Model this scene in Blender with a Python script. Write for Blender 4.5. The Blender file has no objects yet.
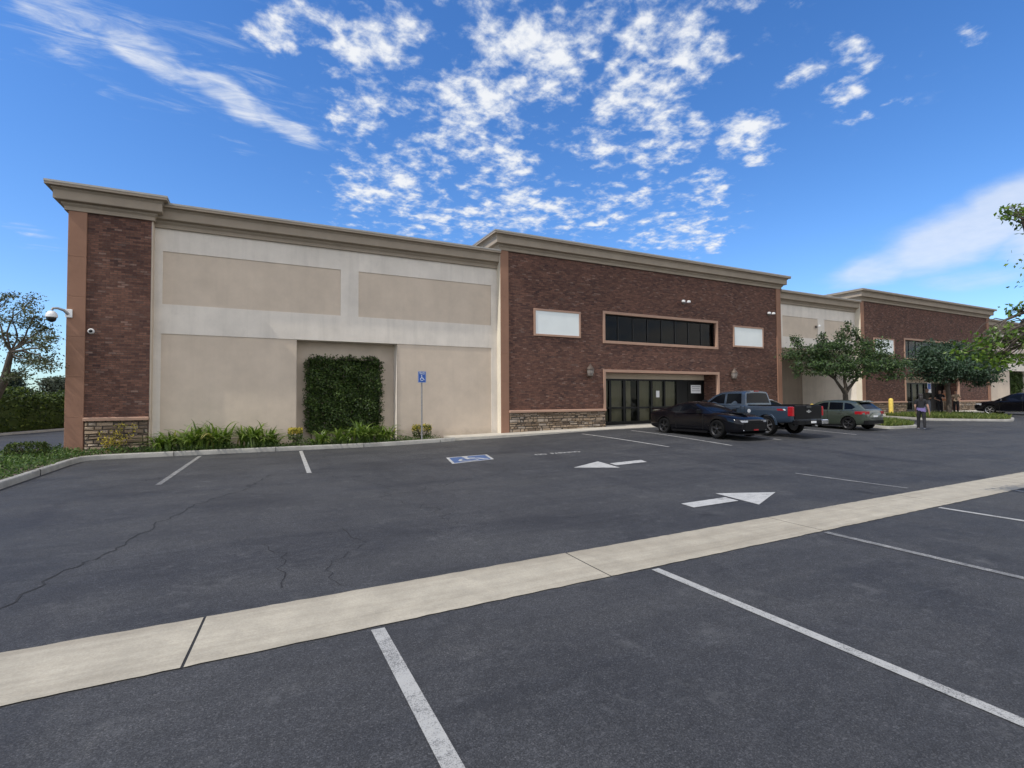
import bpy, bmesh, math, random
from mathutils import Vector, Matrix
random.seed(7)
S = bpy.context.scene
COL = S.collection
R = math.radians
PI = math.pi

# ------------------------------------------------------------------ helpers
def interp(x, xs, ys):
    if x <= xs[0]: return ys[0]
    for i in range(len(xs) - 1):
        if x <= xs[i + 1]:
            t = (x - xs[i]) / (xs[i + 1] - xs[i]); return ys[i] + t * (ys[i + 1] - ys[i])
    return ys[-1]

def lot_z(x, y):
    """height of the paved lot: it climbs gently towards the doors and the far end"""
    t = min(1, max(0, (y - 5.6) / 13.0)); t = t * t * (3 - 2 * t)
    return interp(x, [4.5, 10, 14.7, 20, 45, 80], [0, .15, .32, .36, .5, .6]) * t

def walk_z(x):
    return interp(x, [7.2, 10, 14.5, 20, 45, 80], [.2, .25, .345, .40, .60, .70])

class MB:
    """collects verts / faces (with material slots), then links them as ONE mesh object"""
    def __init__(s): s.v = []; s.f = []; s.m = []; s.sm = []
    def add(s, vs, fs, m=0, smooth=False):
        o = len(s.v); s.v += [tuple(p) for p in vs]
        for f in fs: s.f.append([o + i for i in f]); s.m.append(m); s.sm.append(smooth)
        return s
    def box(s, x0, x1, y0, y1, z0, z1, m=0):
        vs = [(x, y, z) for z in (z0, z1) for y in (y0, y1) for x in (x0, x1)]
        return s.add(vs, [(0, 2, 3, 1), (4, 5, 7, 6), (0, 1, 5, 4), (2, 6, 7, 3), (0, 4, 6, 2), (1, 3, 7, 5)], m)
    def bbox(s, x0, x1, y0, y1, z0, z1, r=.02, m=0):
        """box with chamfered vertical and top edges"""
        def ring(i, z): return [(x0 + i + r, y0 + i, z), (x1 - i - r, y0 + i, z), (x1 - i, y0 + i + r, z), (x1 - i, y1 - i - r, z),
                                (x1 - i - r, y1 - i, z), (x0 + i + r, y1 - i, z), (x0 + i, y1 - i - r, z), (x0 + i, y0 + i + r, z)]
        rs = [ring(0, z0), ring(0, z1 - r), ring(r, z1)]
        vs = rs[0] + rs[1] + rs[2]; fs = []
        for k in range(2):
            for i in range(8): j = (i + 1) % 8; fs.append((k * 8 + i, k * 8 + j, k * 8 + 8 + j, k * 8 + 8 + i))
        fs.append(tuple(range(16, 24))); fs.append(tuple(range(7, -1, -1)))
        return s.add(vs, fs, m)
    def prism(s, poly, a, b, axis='y', m=0):
        """2-D polygon extruded along an axis from a to b"""
        def P(p, t):
            return (p[0], t, p[1]) if axis == 'y' else ((t, p[0], p[1]) if axis == 'x' else (p[0], p[1], t))
        n = len(poly); vs = [P(p, a) for p in poly] + [P(p, b) for p in poly]
        fs = [tuple(range(n)), tuple(range(2 * n - 1, n - 1, -1))]
        for i in range(n): j = (i + 1) % n; fs.append((i, n + i, n + j, j))
        return s.add(vs, fs, m)
    def tube(s, pts, rad, n=8, m=0, cap=True):
        pts = [Vector(p) for p in pts]
        if not isinstance(rad, (list, tuple)): rad = [rad] * len(pts)
        vs = []; fs = []; prev = None
        for i, p in enumerate(pts):
            d = (pts[min(i + 1, len(pts) - 1)] - pts[max(i - 1, 0)]).normalized()
            if prev is None:
                u = d.orthogonal().normalized()
            else:
                u = (prev - d * prev.dot(d)); u = u.normalized() if u.length > 1e-6 else d.orthogonal().normalized()
            prev = u; w = d.cross(u)
            for k in range(n):
                a = 2 * PI * k / n; vs.append(p + (u * math.cos(a) + w * math.sin(a)) * rad[i])
        for i in range(len(pts) - 1):
            for k in range(n): j = (k + 1) % n; fs.append((i * n + k, i * n + j, i * n + n + j, i * n + n + k))
        if cap: fs.append(tuple(range(n - 1, -1, -1))); fs.append(tuple(range((len(pts) - 1) * n, len(pts) * n)))
        return s.add(vs, fs, m, True)
    def lathe(s, prof, n=16, m=0, mtx=None, smooth=True, cap=True):
        """profile [(r,z)...] spun about z, then moved by mtx"""
        vs = []; fs = []; mtx = mtx or Matrix()
        for r, z in prof:
            for k in range(n):
                a = 2 * PI * k / n; vs.append(mtx @ Vector((r * math.cos(a), r * math.sin(a), z)))
        for i in range(len(prof) - 1):
            for k in range(n): j = (k + 1) % n; fs.append((i * n + k, i * n + j, i * n + n + j, i * n + n + k))
        if cap: fs.append(tuple(range(n - 1, -1, -1))); fs.append(tuple(range((len(prof) - 1) * n, len(prof) * n)))
        return s.add(vs, fs, m, smooth)
    def flat(s, poly, m=0):
        return s.add(poly, [tuple(range(len(poly)))], m)
    def build(s, name, mats, parent=None, off=(0, 0, 0), sharp=35, weld=False):
        me = bpy.data.meshes.new(name)
        o = Vector(off)
        me.from_pydata([tuple(Vector(p) - o) for p in s.v], [], s.f)
        if not isinstance(mats, (list, tuple)): mats = [mats]
        for mt in mats: me.materials.append(mt)
        me.polygons.foreach_set('material_index', s.m)
        if weld or True:
            bm = bmesh.new(); bm.from_mesh(me)
            if weld: bmesh.ops.remove_doubles(bm, verts=bm.verts, dist=weld)
            if weld: bmesh.ops.recalc_face_normals(bm, faces=bm.faces)
            bm.to_mesh(me); bm.free()
        if any(s.sm):
            for p in me.polygons: p.use_smooth = True
            me.set_sharp_from_angle(angle=R(sharp))
        ob = bpy.data.objects.new(name, me); COL.objects.link(ob)
        if parent: ob.parent = parent
        else: ob.location = o
        return ob

def tag(o, label, cat, group=None):
    o['label'] = label; o['category'] = cat
    if group: o['group'] = group
    return o
def thing(name, label, cat, loc=(0, 0, 0), rz=0, group=None):
    o = bpy.data.objects.new(name, None); COL.objects.link(o); o.empty_display_size = .2
    o.location = loc; o.rotation_euler = (0, 0, rz)
    return tag(o, label, cat, group)
def kind(o, k): o['kind'] = k; return o
def dup(root, loc, rz, label):
    r = root.copy(); COL.objects.link(r); r.location = loc; r.rotation_euler = (0, 0, rz); r['label'] = label
    for ch in list(root.children):
        c = ch.copy(); COL.objects.link(c); c.parent = r
        for g in list(ch.children):
            d = g.copy(); COL.objects.link(d); d.parent = c
    return r

# ------------------------------------------------------------------ materials
def newmat(name):
    m = bpy.data.materials.new(name); m.use_nodes = True
    nt = m.node_tree; b = nt.nodes['Principled BSDF']
    return m, nt, b
def N(nt, t, **kw):
    n = nt.nodes.new(t)
    for k, v in kw.items(): setattr(n, k, v)
    return n
def inp(n, **kw):
    for k, v in kw.items(): n.inputs[k.replace('_', ' ')].default_value = v
    return n
def c4(c): return (c[0], c[1], c[2], 1)
def coords(nt, scale=(1, 1, 1), kind_='Object'):
    tc = N(nt, 'ShaderNodeTexCoord'); mp = N(nt, 'ShaderNodeMapping')
    mp.inputs['Scale'].default_value = scale
    nt.links.new(tc.outputs[kind_], mp.inputs['Vector']); return mp.outputs[0]
def noise(nt, vec, scale, detail=4, rough=.55, dist=0):
    n = N(nt, 'ShaderNodeTexNoise'); inp(n, Scale=scale, Detail=detail, Roughness=rough, Distortion=dist)
    nt.links.new(vec, n.inputs['Vector']); return n.outputs['Fac']
def ramp(nt, fac, stops):
    n = N(nt, 'ShaderNodeValToRGB'); e = n.color_ramp.elements
    while len(e) < len(stops): e.new(.5)
    for i, (p, c) in enumerate(stops): e[i].position = p; e[i].color = c4(c) if len(c) == 3 else c
    nt.links.new(fac, n.inputs[0]); return n.outputs[0]
def mix(nt, fac, a, b, mode='MIX'):
    n = N(nt, 'ShaderNodeMix', data_type='RGBA', blend_type=mode)
    for sock, v in ((n.inputs[0], fac), (n.inputs[6], a), (n.inputs[7], b)):
        if hasattr(v, 'is_linked'): nt.links.new(v, sock)
        elif isinstance(v, (int, float)): sock.default_value = v
        else: sock.default_value = c4(v)
    return n.outputs[2]
def mth(nt, op, a, b=0.0, clamp=False):
    n = N(nt, 'ShaderNodeMath', operation=op, use_clamp=clamp)
    for i, v in enumerate((a, b)):
        if hasattr(v, 'is_linked'): nt.links.new(v, n.inputs[i])
        else: n.inputs[i].default_value = v
    return n.outputs[0]
def bump(nt, b, h, strength=.3, dist=.01):
    n = N(nt, 'ShaderNodeBump'); inp(n, Strength=strength, Distance=dist)
    nt.links.new(h, n.inputs['Height']); nt.links.new(n.outputs[0], b.inputs['Normal'])
def mk(name, col, rough=.6, metal=0, var=.12, scale=6, coat=0, spec=None, bmp=0, stretch=(1, 1, 1)):
    """plain procedural surface: base colour broken up by two noises, slight roughness variation"""
    m, nt, b = newmat(name)
    v = coords(nt, stretch); f = noise(nt, v, scale, 5)
    lo = [c * (1 - var) for c in col]; hi = [min(1, c * (1 + var)) for c in col]
    nt.links.new(ramp(nt, f, [(.3, lo), (.7, hi)]), b.inputs['Base Color'])
    nt.links.new(mth(nt, 'MULTIPLY_ADD', f, .12), b.inputs['Roughness'])
    rr = mth(nt, 'ADD', mth(nt, 'MULTIPLY', f, .14), rough - .07, True); nt.links.new(rr, b.inputs['Roughness'])
    b.inputs['Metallic'].default_value = metal
    if coat: b.inputs['Coat Weight'].default_value = coat; b.inputs['Coat Roughness'].default_value = .04
    if spec is not None: b.inputs['Specular IOR Level'].default_value = spec
    if bmp: bump(nt, b, noise(nt, v, scale * 8, 4), bmp)
    return m

def asphalt_mat():
    m, nt, b = newmat('asphalt')
    v = coords(nt); vs = coords(nt, (.10, .75, 1)); vp = coords(nt, (.6, .12, 1))
    big = noise(nt, vs, 1.1, 5, .6, .4); mid = noise(nt, v, .55, 6, .62, .6); fine = noise(nt, v, 120, 3, .7); spk = noise(nt, v, 55, 2, .5)
    streak = noise(nt, coords(nt, (.05, 1.6, 1)), 1.6, 4, .6, .2)
    base = ramp(nt, mid, [(.30, (.024, .0247, .0272)), (.5, (.035, .0359, .0387)), (.72, (.052, .0527, .0548))])
    m2 = noise(nt, coords(nt, (.7, 1.4, 1)), 5, 7, .75, .5)
    base = mix(nt, .6, base, mix(nt, 1, base, ramp(nt, m2, [(.3, (.62, .62, .62)), (.7, (1.42, 1.42, 1.42))]), 'MULTIPLY'))
    base = mix(nt, ramp(nt, big, [(.40, (0, 0, 0)), (.66, (.55, .55, .55))]), base, (.060, .0595, .058))
    base = mix(nt, ramp(nt, streak, [(.56, (0, 0, 0)), (.74, (.40, .40, .40))]), base, (.025, .0252, .027))
    # oil drips and darker tyre paths in the near stalls, pale dust in others
    st = noise(nt, vp, 1.3, 5, .6, .5)
    base = mix(nt, ramp(nt, st, [(.55, (0, 0, 0)), (.74, (.7, .7, .7))]), base, (.021, .021, .025))
    base = mix(nt, ramp(nt, noise(nt, v, .9, 7, .72, .8), [(.60, (0, 0, 0)), (.80, (.5, .5, .5))]), base, (.095, .093, .088))
    grain = ramp(nt, fine, [(.30, (.35, .35, .35)), (.5, (1, 1, 1)), (.70, (2.0, 2.0, 2.0))])
    base = mix(nt, .85, base, mix(nt, 1.0, base, grain, 'MULTIPLY'))
    vo = N(nt, 'ShaderNodeTexVoronoi'); vo.inputs['Scale'].default_value = 105; nt.links.new(v, vo.inputs['Vector'])
    sv = N(nt, 'ShaderNodeSeparateColor'); nt.links.new(vo.outputs['Color'], sv.inputs[0])          # every stone chip its own tone
    base = mix(nt, .8, base, mix(nt, 1, base, ramp(nt, sv.outputs[0], [(.0, (.55, .55, .55)), (.55, (.95, .95, .95)), (.88, (1.2, 1.2, 1.2)), (1, (1.9, 1.87, 1.8))]), 'MULTIPLY'))
    m3 = noise(nt, v, 13, 6, .78)
    base = mix(nt, .55, base, mix(nt, 1, base, ramp(nt, m3, [(.3, (.72, .72, .72)), (.7, (1.28, 1.28, 1.28))]), 'MULTIPLY'))
    base = mix(nt, ramp(nt, noise(nt, v, 2.3, 8, .8, .3), [(.555, (0, 0, 0)), (.68, (.42, .42, .42))]), base, (.110, .110, .108))
    fl = noise(nt, coords(nt, (1.0, 2.0, 1)), 8, 5, .7, .3)
    base = mix(nt, ramp(nt, fl, [(.60, (0, 0, 0)), (.68, (.30, .30, .30))]), base, (.12, .122, .125))
    oil = noise(nt, v, 1.15, 3, .45, .2)
    base = mix(nt, ramp(nt, oil, [(.66, (0, 0, 0)), (.76, (.65, .65, .65))]), base, (.014, .014, .016))
    base = mix(nt, ramp(nt, spk, [(.70, (0, 0, 0)), (.78, (.45, .45, .45))]), base, (.20, .195, .185))
    nt.links.new(base, b.inputs['Base Color'])
    nt.links.new(ramp(nt, mid, [(.3, (.72, .72, .72)), (.7, (.9, .9, .9))]), b.inputs['Roughness'])
    b.inputs['Specular IOR Level'].default_value = .35
    bump(nt, b, fine, .22, .004)
    return m
def concrete_mat(name, col, stain=(.25, .24, .22), amt=.5, stretch=(1, 1, 1)):
    m, nt, b = newmat(name)
    v = coords(nt); vs = coords(nt, stretch)
    base = ramp(nt, noise(nt, v, 3.0, 6, .65), [(.3, [c * .82 for c in col]), (.7, [c * 1.12 for c in col])])
    base = mix(nt, ramp(nt, noise(nt, vs, 1.2, 6, .65, .5), [(.45, (0, 0, 0)), (.75, (amt, amt, amt))]), base, stain)
    fine = noise(nt, v, 70, 4, .7)
    base = mix(nt, .6, base, mix(nt, 1, base, ramp(nt, fine, [(.3, (.75, .75, .75)), (.7, (1.2, 1.2, 1.2))]), 'MULTIPLY'))
    nt.links.new(base, b.inputs['Base Color']); b.inputs['Roughness'].default_value = .85
    bump(nt, b, fine, .3, .004)
    return m
def paint_mat(name, col, wear=.5, under=(.05, .051, .055)):
    """road paint, rubbed thin in places"""
    m, nt, b = newmat(name)
    v = coords(nt)
    f = noise(nt, v, 4, 9, .8); g = noise(nt, v, 110, 3, .75)
    k = mth(nt, 'ADD', f, mth(nt, 'MULTIPLY', mth(nt, 'SUBTRACT', g, .5), 1.0))
    fac = ramp(nt, k, [(wear - .12, (0, 0, 0)), (wear + .10, (1, 1, 1))])
    nt.links.new(mix(nt, fac, [u * .6 + c * .22 for u, c in zip(under, col)], col), b.inputs['Base Color'])
    b.inputs['Roughness'].default_value = .75
    return m
def stucco_mat(name, col, stain=.25, splash=0):
    m, nt, b = newmat(name)
    v = coords(nt); vs = coords(nt, (2.2, 2.2, .16))
    base = ramp(nt, noise(nt, v, 1.1, 6, .65), [(.3, [c * .90 for c in col]), (.7, [c * 1.07 for c in col])])
    base = mix(nt, ramp(nt, noise(nt, vs, 1.2, 6, .68, .3), [(.48, (0, 0, 0)), (.78, (stain, stain, stain))]), base, [c * .55 for c in col])
    base = mix(nt, ramp(nt, noise(nt, v, 2.6, 8, .75, .6), [(.56, (0, 0, 0)), (.78, (stain, stain, stain))]), base, [c * .62 for c in col])
    if splash:                                                # rain splash dirt along the foot of the wall
        sp = N(nt, 'ShaderNodeSeparateXYZ'); nt.links.new(v, sp.inputs[0])
        k = mth(nt, 'ADD', mth(nt, 'MULTIPLY', sp.outputs[2], -1.1), mth(nt, 'MULTIPLY', noise(nt, v, 2.2, 6, .7), 1.3))
        base = mix(nt, ramp(nt, k, [(.05, (0, 0, 0)), (.55, (splash, splash, splash))]), base, (.20, .165, .125))
    nt.links.new(base, b.inputs['Base Color']); b.inputs['Roughness'].default_value = .9
    b.inputs['Specular IOR Level'].default_value = .25
    bump(nt, b, noise(nt, v, 60, 5, .7), .35, .006)
    return m
def brick_mat():
    m, nt, b = newmat('brick')
    tc = N(nt, 'ShaderNodeTexCoord'); sp = N(nt, 'ShaderNodeSeparateXYZ'); nt.links.new(tc.outputs['Object'], sp.inputs[0])
    cb = N(nt, 'ShaderNodeCombineXYZ'); nt.links.new(mth(nt, 'ADD', sp.outputs[0], sp.outputs[1]), cb.inputs[0]); nt.links.new(sp.outputs[2], cb.inputs[1])
    def brick(c1, c2, mo, bias, wob):
        k = N(nt, 'ShaderNodeTexBrick'); k.offset = .5
        inp(k, Scale=1.0, Mortar_Size=.007, Mortar_Smooth=.3, Bias=bias, Brick_Width=.205, Row_Height=.070)
        k.inputs['Color1'].default_value = c4(c1); k.inputs['Color2'].default_value = c4(c2); k.inputs['Mortar'].default_value = c4(mo)
        va = N(nt, 'ShaderNodeVectorMath', operation='ADD'); nt.links.new(cb.outputs[0], va.inputs[0]); va.inputs[1].default_value = (wob * .205 * 2, wob * .070 * 2, 0)
        nt.links.new(va.outputs[0], k.inputs['Vector']); return k
    k1 = brick((.090, .045, .035), (.195, .098, .069), (.075, .058, .052), -.15, 0)
    # a second brick field in register, black / white, picks odd bricks out: pale, burnt
    k2 = brick((0, 0, 0), (1, 1, 1), (0, 0, 0), 0, 10)
    k3 = brick((0, 0, 0), (1, 1, 1), (0, 0, 0), 0, 24)
    col = mix(nt, ramp(nt, k2.outputs[0], [(.90, (0, 0, 0)), (.99, (.45, .45, .45))]), k1.outputs[0], (.30, .215, .175))
    col = mix(nt, ramp(nt, k3.outputs[0], [(.70, (0, 0, 0)), (.95, (.55, .55, .55))]), col, (.035, .024, .026))
    v = coords(nt)
    big = noise(nt, v, .5, 4, .6)
    col = mix(nt, ramp(nt, big, [(.4, (0, 0, 0)), (.7, (.30, .30, .30))]), col, (.20, .10, .070))
    col = mix(nt, .7, col, mix(nt, 1, col, ramp(nt, noise(nt, v, 11, 4, .7), [(.3, (.68, .68, .68)), (.7, (1.32, 1.32, 1.32))]), 'MULTIPLY'))
    nt.links.new(col, b.inputs['Base Color']); b.inputs['Roughness'].default_value = .85
    b.inputs['Specular IOR Level'].default_value = .2
    h = mth(nt, 'SUBTRACT', mth(nt, 'MULTIPLY', noise(nt, v, 30, 4), .5), k1.outputs['Fac'])
    bump(nt, b, h, .8, .012)
    return m
def island_mat(name, stops, rough=.85, bmp=.5, scale=25, trans=0, spec=.3):
    """every loose piece of the mesh (a stone, a leaf) gets its own tone"""
    m, nt, b = newmat(name)
    g = N(nt, 'ShaderNodeNewGeometry')
    col = ramp(nt, g.outputs['Random Per Island'], stops)
    v = coords(nt); f = noise(nt, v, scale, 4, .65)
    col = mix(nt, .6, col, mix(nt, 1, col, ramp(nt, f, [(.3, (.7, .7, .7)), (.7, (1.3, 1.3, 1.3))]), 'MULTIPLY'))
    nt.links.new(col, b.inputs['Base Color']); b.inputs['Roughness'].default_value = rough; b.inputs['Specular IOR Level'].default_value = spec
    if bmp: bump(nt, b, f, bmp, .01)
    if trans:
        tr = N(nt, 'ShaderNodeBsdfTranslucent'); ms = N(nt, 'ShaderNodeMixShader'); ms.inputs[0].default_value = trans
        nt.links.new(mix(nt, 1, col, (1.5, 1.7, .7), 'MULTIPLY'), tr.inputs[0])
        nt.links.new(b.outputs[0], ms.inputs[1]); nt.links.new(tr.outputs[0], ms.inputs[2])
        nt.links.new(ms.outputs[0], nt.nodes['Material Output'].inputs[0])
    return m
def glass_mat(name, tint, see=.25, rough=.03, spec=.5):
    """tinted glazing: mirrors the sky at a slant, lets a little of the room through"""
    m, nt, b = newmat(name)
    b.inputs['Base Color'].default_value = c4(tint); b.inputs['Roughness'].default_value = rough; b.inputs['Specular IOR Level'].default_value = spec
    t = N(nt, 'ShaderNodeBsdfTransparent'); t.inputs[0].default_value = (.84, .84, .79, 1)
    ms = N(nt, 'ShaderNodeMixShader'); ms.inputs[0].default_value = see
    nt.links.new(b.outputs[0], ms.inputs[1]); nt.links.new(t.outputs[0], ms.inputs[2]); nt.links.new(ms.outputs[0], nt.nodes['Material Output'].inputs[0])
    bump(nt, b, noise(nt, coords(nt), .8, 2), .02, .05)
    return m

M = {}
M['asphalt'] = asphalt_mat()
M['gutter'] = concrete_mat('gutter_concrete', (.385, .345, .265), (.21, .18, .13), .8, (.10, 2.6, 1))
M['kerb'] = concrete_mat('kerb_concrete', (.33, .32, .29), (.16, .15, .14), .6)
M['walk'] = concrete_mat('walk_concrete', (.46, .43, .37), (.30, .28, .25), .4)
M['white_paint'] = paint_mat('white_line_paint', (.36, .355, .33), .42)
M['worn_paint'] = paint_mat('worn_line_paint', (.30, .295, .275), .54)
M['bright_paint'] = paint_mat('arrow_paint', (.43, .425, .40), .40)
M['blue_paint'] = paint_mat('blue_marking_paint', (.05, .10, .23), .42)
M['crack'] = mk('dark_crack_filler', (.017, .017, .018), .95, var=.3)  # dark fill of asphalt cracks and slab joints
M['soil'] = mk('soil', (.075, .055, .038), .95, var=.35, scale=8, bmp=.5)
M['earth'] = mk('dry_earth', (.13, .12, .075), .95, var=.35, scale=.3)
M['light_stucco'] = stucco_mat('pale_grey_stucco', (.70, .64, .56), .32, .5)
M['tan_stucco'] = stucco_mat('tan_stucco', (.58, .485, .385), .14, .45)
M['cream_stucco'] = stucco_mat('cream_stucco', (.66, .60, .49), .12)
M['brown_stucco'] = stucco_mat('terracotta_brown_stucco', (.285, .158, .106), .12)
M['trim'] = stucco_mat('rose_brown_trim', (.40, .255, .185), .15)
M['cornice'] = stucco_mat('taupe_cornice', (.335, .278, .215), .12)
M['cap_metal'] = mk('grey_metal_flashing', (.30, .285, .255), .55, .3, .08, 3)
M['brick'] = brick_mat()
M['shade_stucco'] = stucco_mat('painted_shade_stucco', (.235, .195, .155), .3)  # darkened stucco colour, paints the shade on the deep recess back wall
M['stone'] = island_mat('ledge_stone', [(0, (.15, .11, .08)), (.3, (.27, .20, .135)), (.6, (.36, .275, .195)), (.85, (.28, .24, .20)), (1, (.46, .37, .28))], bmp=.9, scale=18)
M['mortar'] = mk('stone_mortar', (.06, .05, .04), .95)
M['roof'] = mk('roof_membrane', (.4, .4, .38), .9)
M['dark_frame'] = mk('dark_bronze_aluminium', (.012, .012, .012), .4, .6, .2)
M['glass'] = glass_mat('dark_tinted_glass', (.002, .002, .003), .40, .06, .22)
M['door_glass'] = glass_mat('storefront_glass', (.01, .012, .01), .78)
M['blind'] = mk('olive_grey_blind', (.44, .425, .34), .9, var=.10, scale=1.5, stretch=(8, 8, .3))
M['pale_blind'] = mk('pale_blind', (.42, .45, .38), .9, var=.1)
M['room'] = mk('dim_interior', (.06, .058, .05), .9)
M['sign_white'] = mk('white_sign_board', (.74, .78, .76), .5, var=.03, scale=1.5)
M['white_plastic'] = mk('white_plastic', (.75, .75, .74), .35, var=.04)
M['black_plastic'] = mk('black_plastic', (.012, .012, .013), .35, var=.2)
M['grey_metal'] = mk('galvanised_steel', (.30, .30, .30), .45, .6, .15, 20)
M['lamp_bronze'] = mk('aged_bronze', (.10, .075, .06), .5, .4, .25, 20)
M['lamp_glass'] = mk('frosted_lamp_glass', (.20, .175, .155), .25, var=.1)
M['sign_blue'] = mk('sign_blue', (.02, .09, .36), .4, var=.05)
M['paper'] = mk('white_paper', (.72, .72, .72), .8, var=.03)
M['ink'] = mk('grey_ink', (.30, .30, .33), .7)
M['yellow'] = mk('yellow_bollard_paint', (.72, .52, .10), .5, var=.12)
M['bark'] = mk('bark', (.085, .068, .052), .95, var=.35, scale=14, bmp=.7, stretch=(1, 1, .3))
M['leaf_ivy'] = island_mat('ivy_leaf', [(0, (.016, .030, .008)), (.5, (.040, .070, .014)), (.9, (.085, .135, .028)), (1, (.12, .15, .05))], .5, 0, 5, .15, .35)
M['leaf_strap'] = island_mat('strap_leaf', [(0, (.050, .085, .014)), (.5, (.105, .165, .028)), (.92, (.21, .28, .065)), (1, (.34, .27, .10))], .4, 0, 4, .25, .5)
M['leaf_cover'] = island_mat('ground_cover_leaf', [(0, (.030, .060, .014)), (.6, (.065, .120, .026)), (1, (.14, .19, .06))], .6, 0, 5, .2)
M['leaf_bright'] = island_mat('lawn_blade', [(0, (.055, .085, .018)), (.6, (.10, .14, .03)), (1, (.19, .20, .06))], .6, 0, 5, .25)
M['leaf_yellow'] = island_mat('golden_leaf', [(0, (.16, .15, .03)), (.5, (.38, .30, .05)), (1, (.62, .48, .09))], .6, 0, 5, .25)
M['leaf_mid'] = island_mat('tree_leaf_green', [(0, (.015, .030, .010)), (.5, (.033, .064, .019)), (.88, (.070, .120, .034)), (1, (.12, .18, .06))], .5, 0, 3, .22, .4)
M['leaf_cool'] = island_mat('tree_leaf_blue_green', [(0, (.014, .031, .017)), (.5, (.031, .062, .032)), (.9, (.062, .110, .058)), (1, (.10, .15, .09))], .5, 0, 3, .2, .4)
M['leaf_fresh'] = island_mat('fresh_leaf', [(0, (.040, .075, .010)), (.5, (.085, .150, .018)), (1, (.17, .25, .03))], .4, 0, 4, .35, .5)
M['leaf_olive'] = island_mat('thin_olive_leaf', [(0, (.035, .045, .020)), (.5, (.075, .090, .042)), (1, (.14, .15, .085))], .6, 0, 3, .12)
M['leaf_hedge'] = island_mat('hedge_leaf', [(0, (.014, .026, .006)), (.6, (.045, .075, .012)), (1, (.115, .15, .025))], .6, 0, 3, .12)
M['leaf_grey'] = island_mat('grey_green_leaf', [(0, (.045, .055, .038)), (.6, (.08, .095, .065)), (1, (.13, .145, .10))], .7, 0, 3, .1)
M['leaf_dark'] = island_mat('dark_pine_leaf', [(0, (.010, .020, .014)), (.6, (.022, .036, .024)), (1, (.045, .065, .04))], .7, 0, 3, .1)
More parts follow.
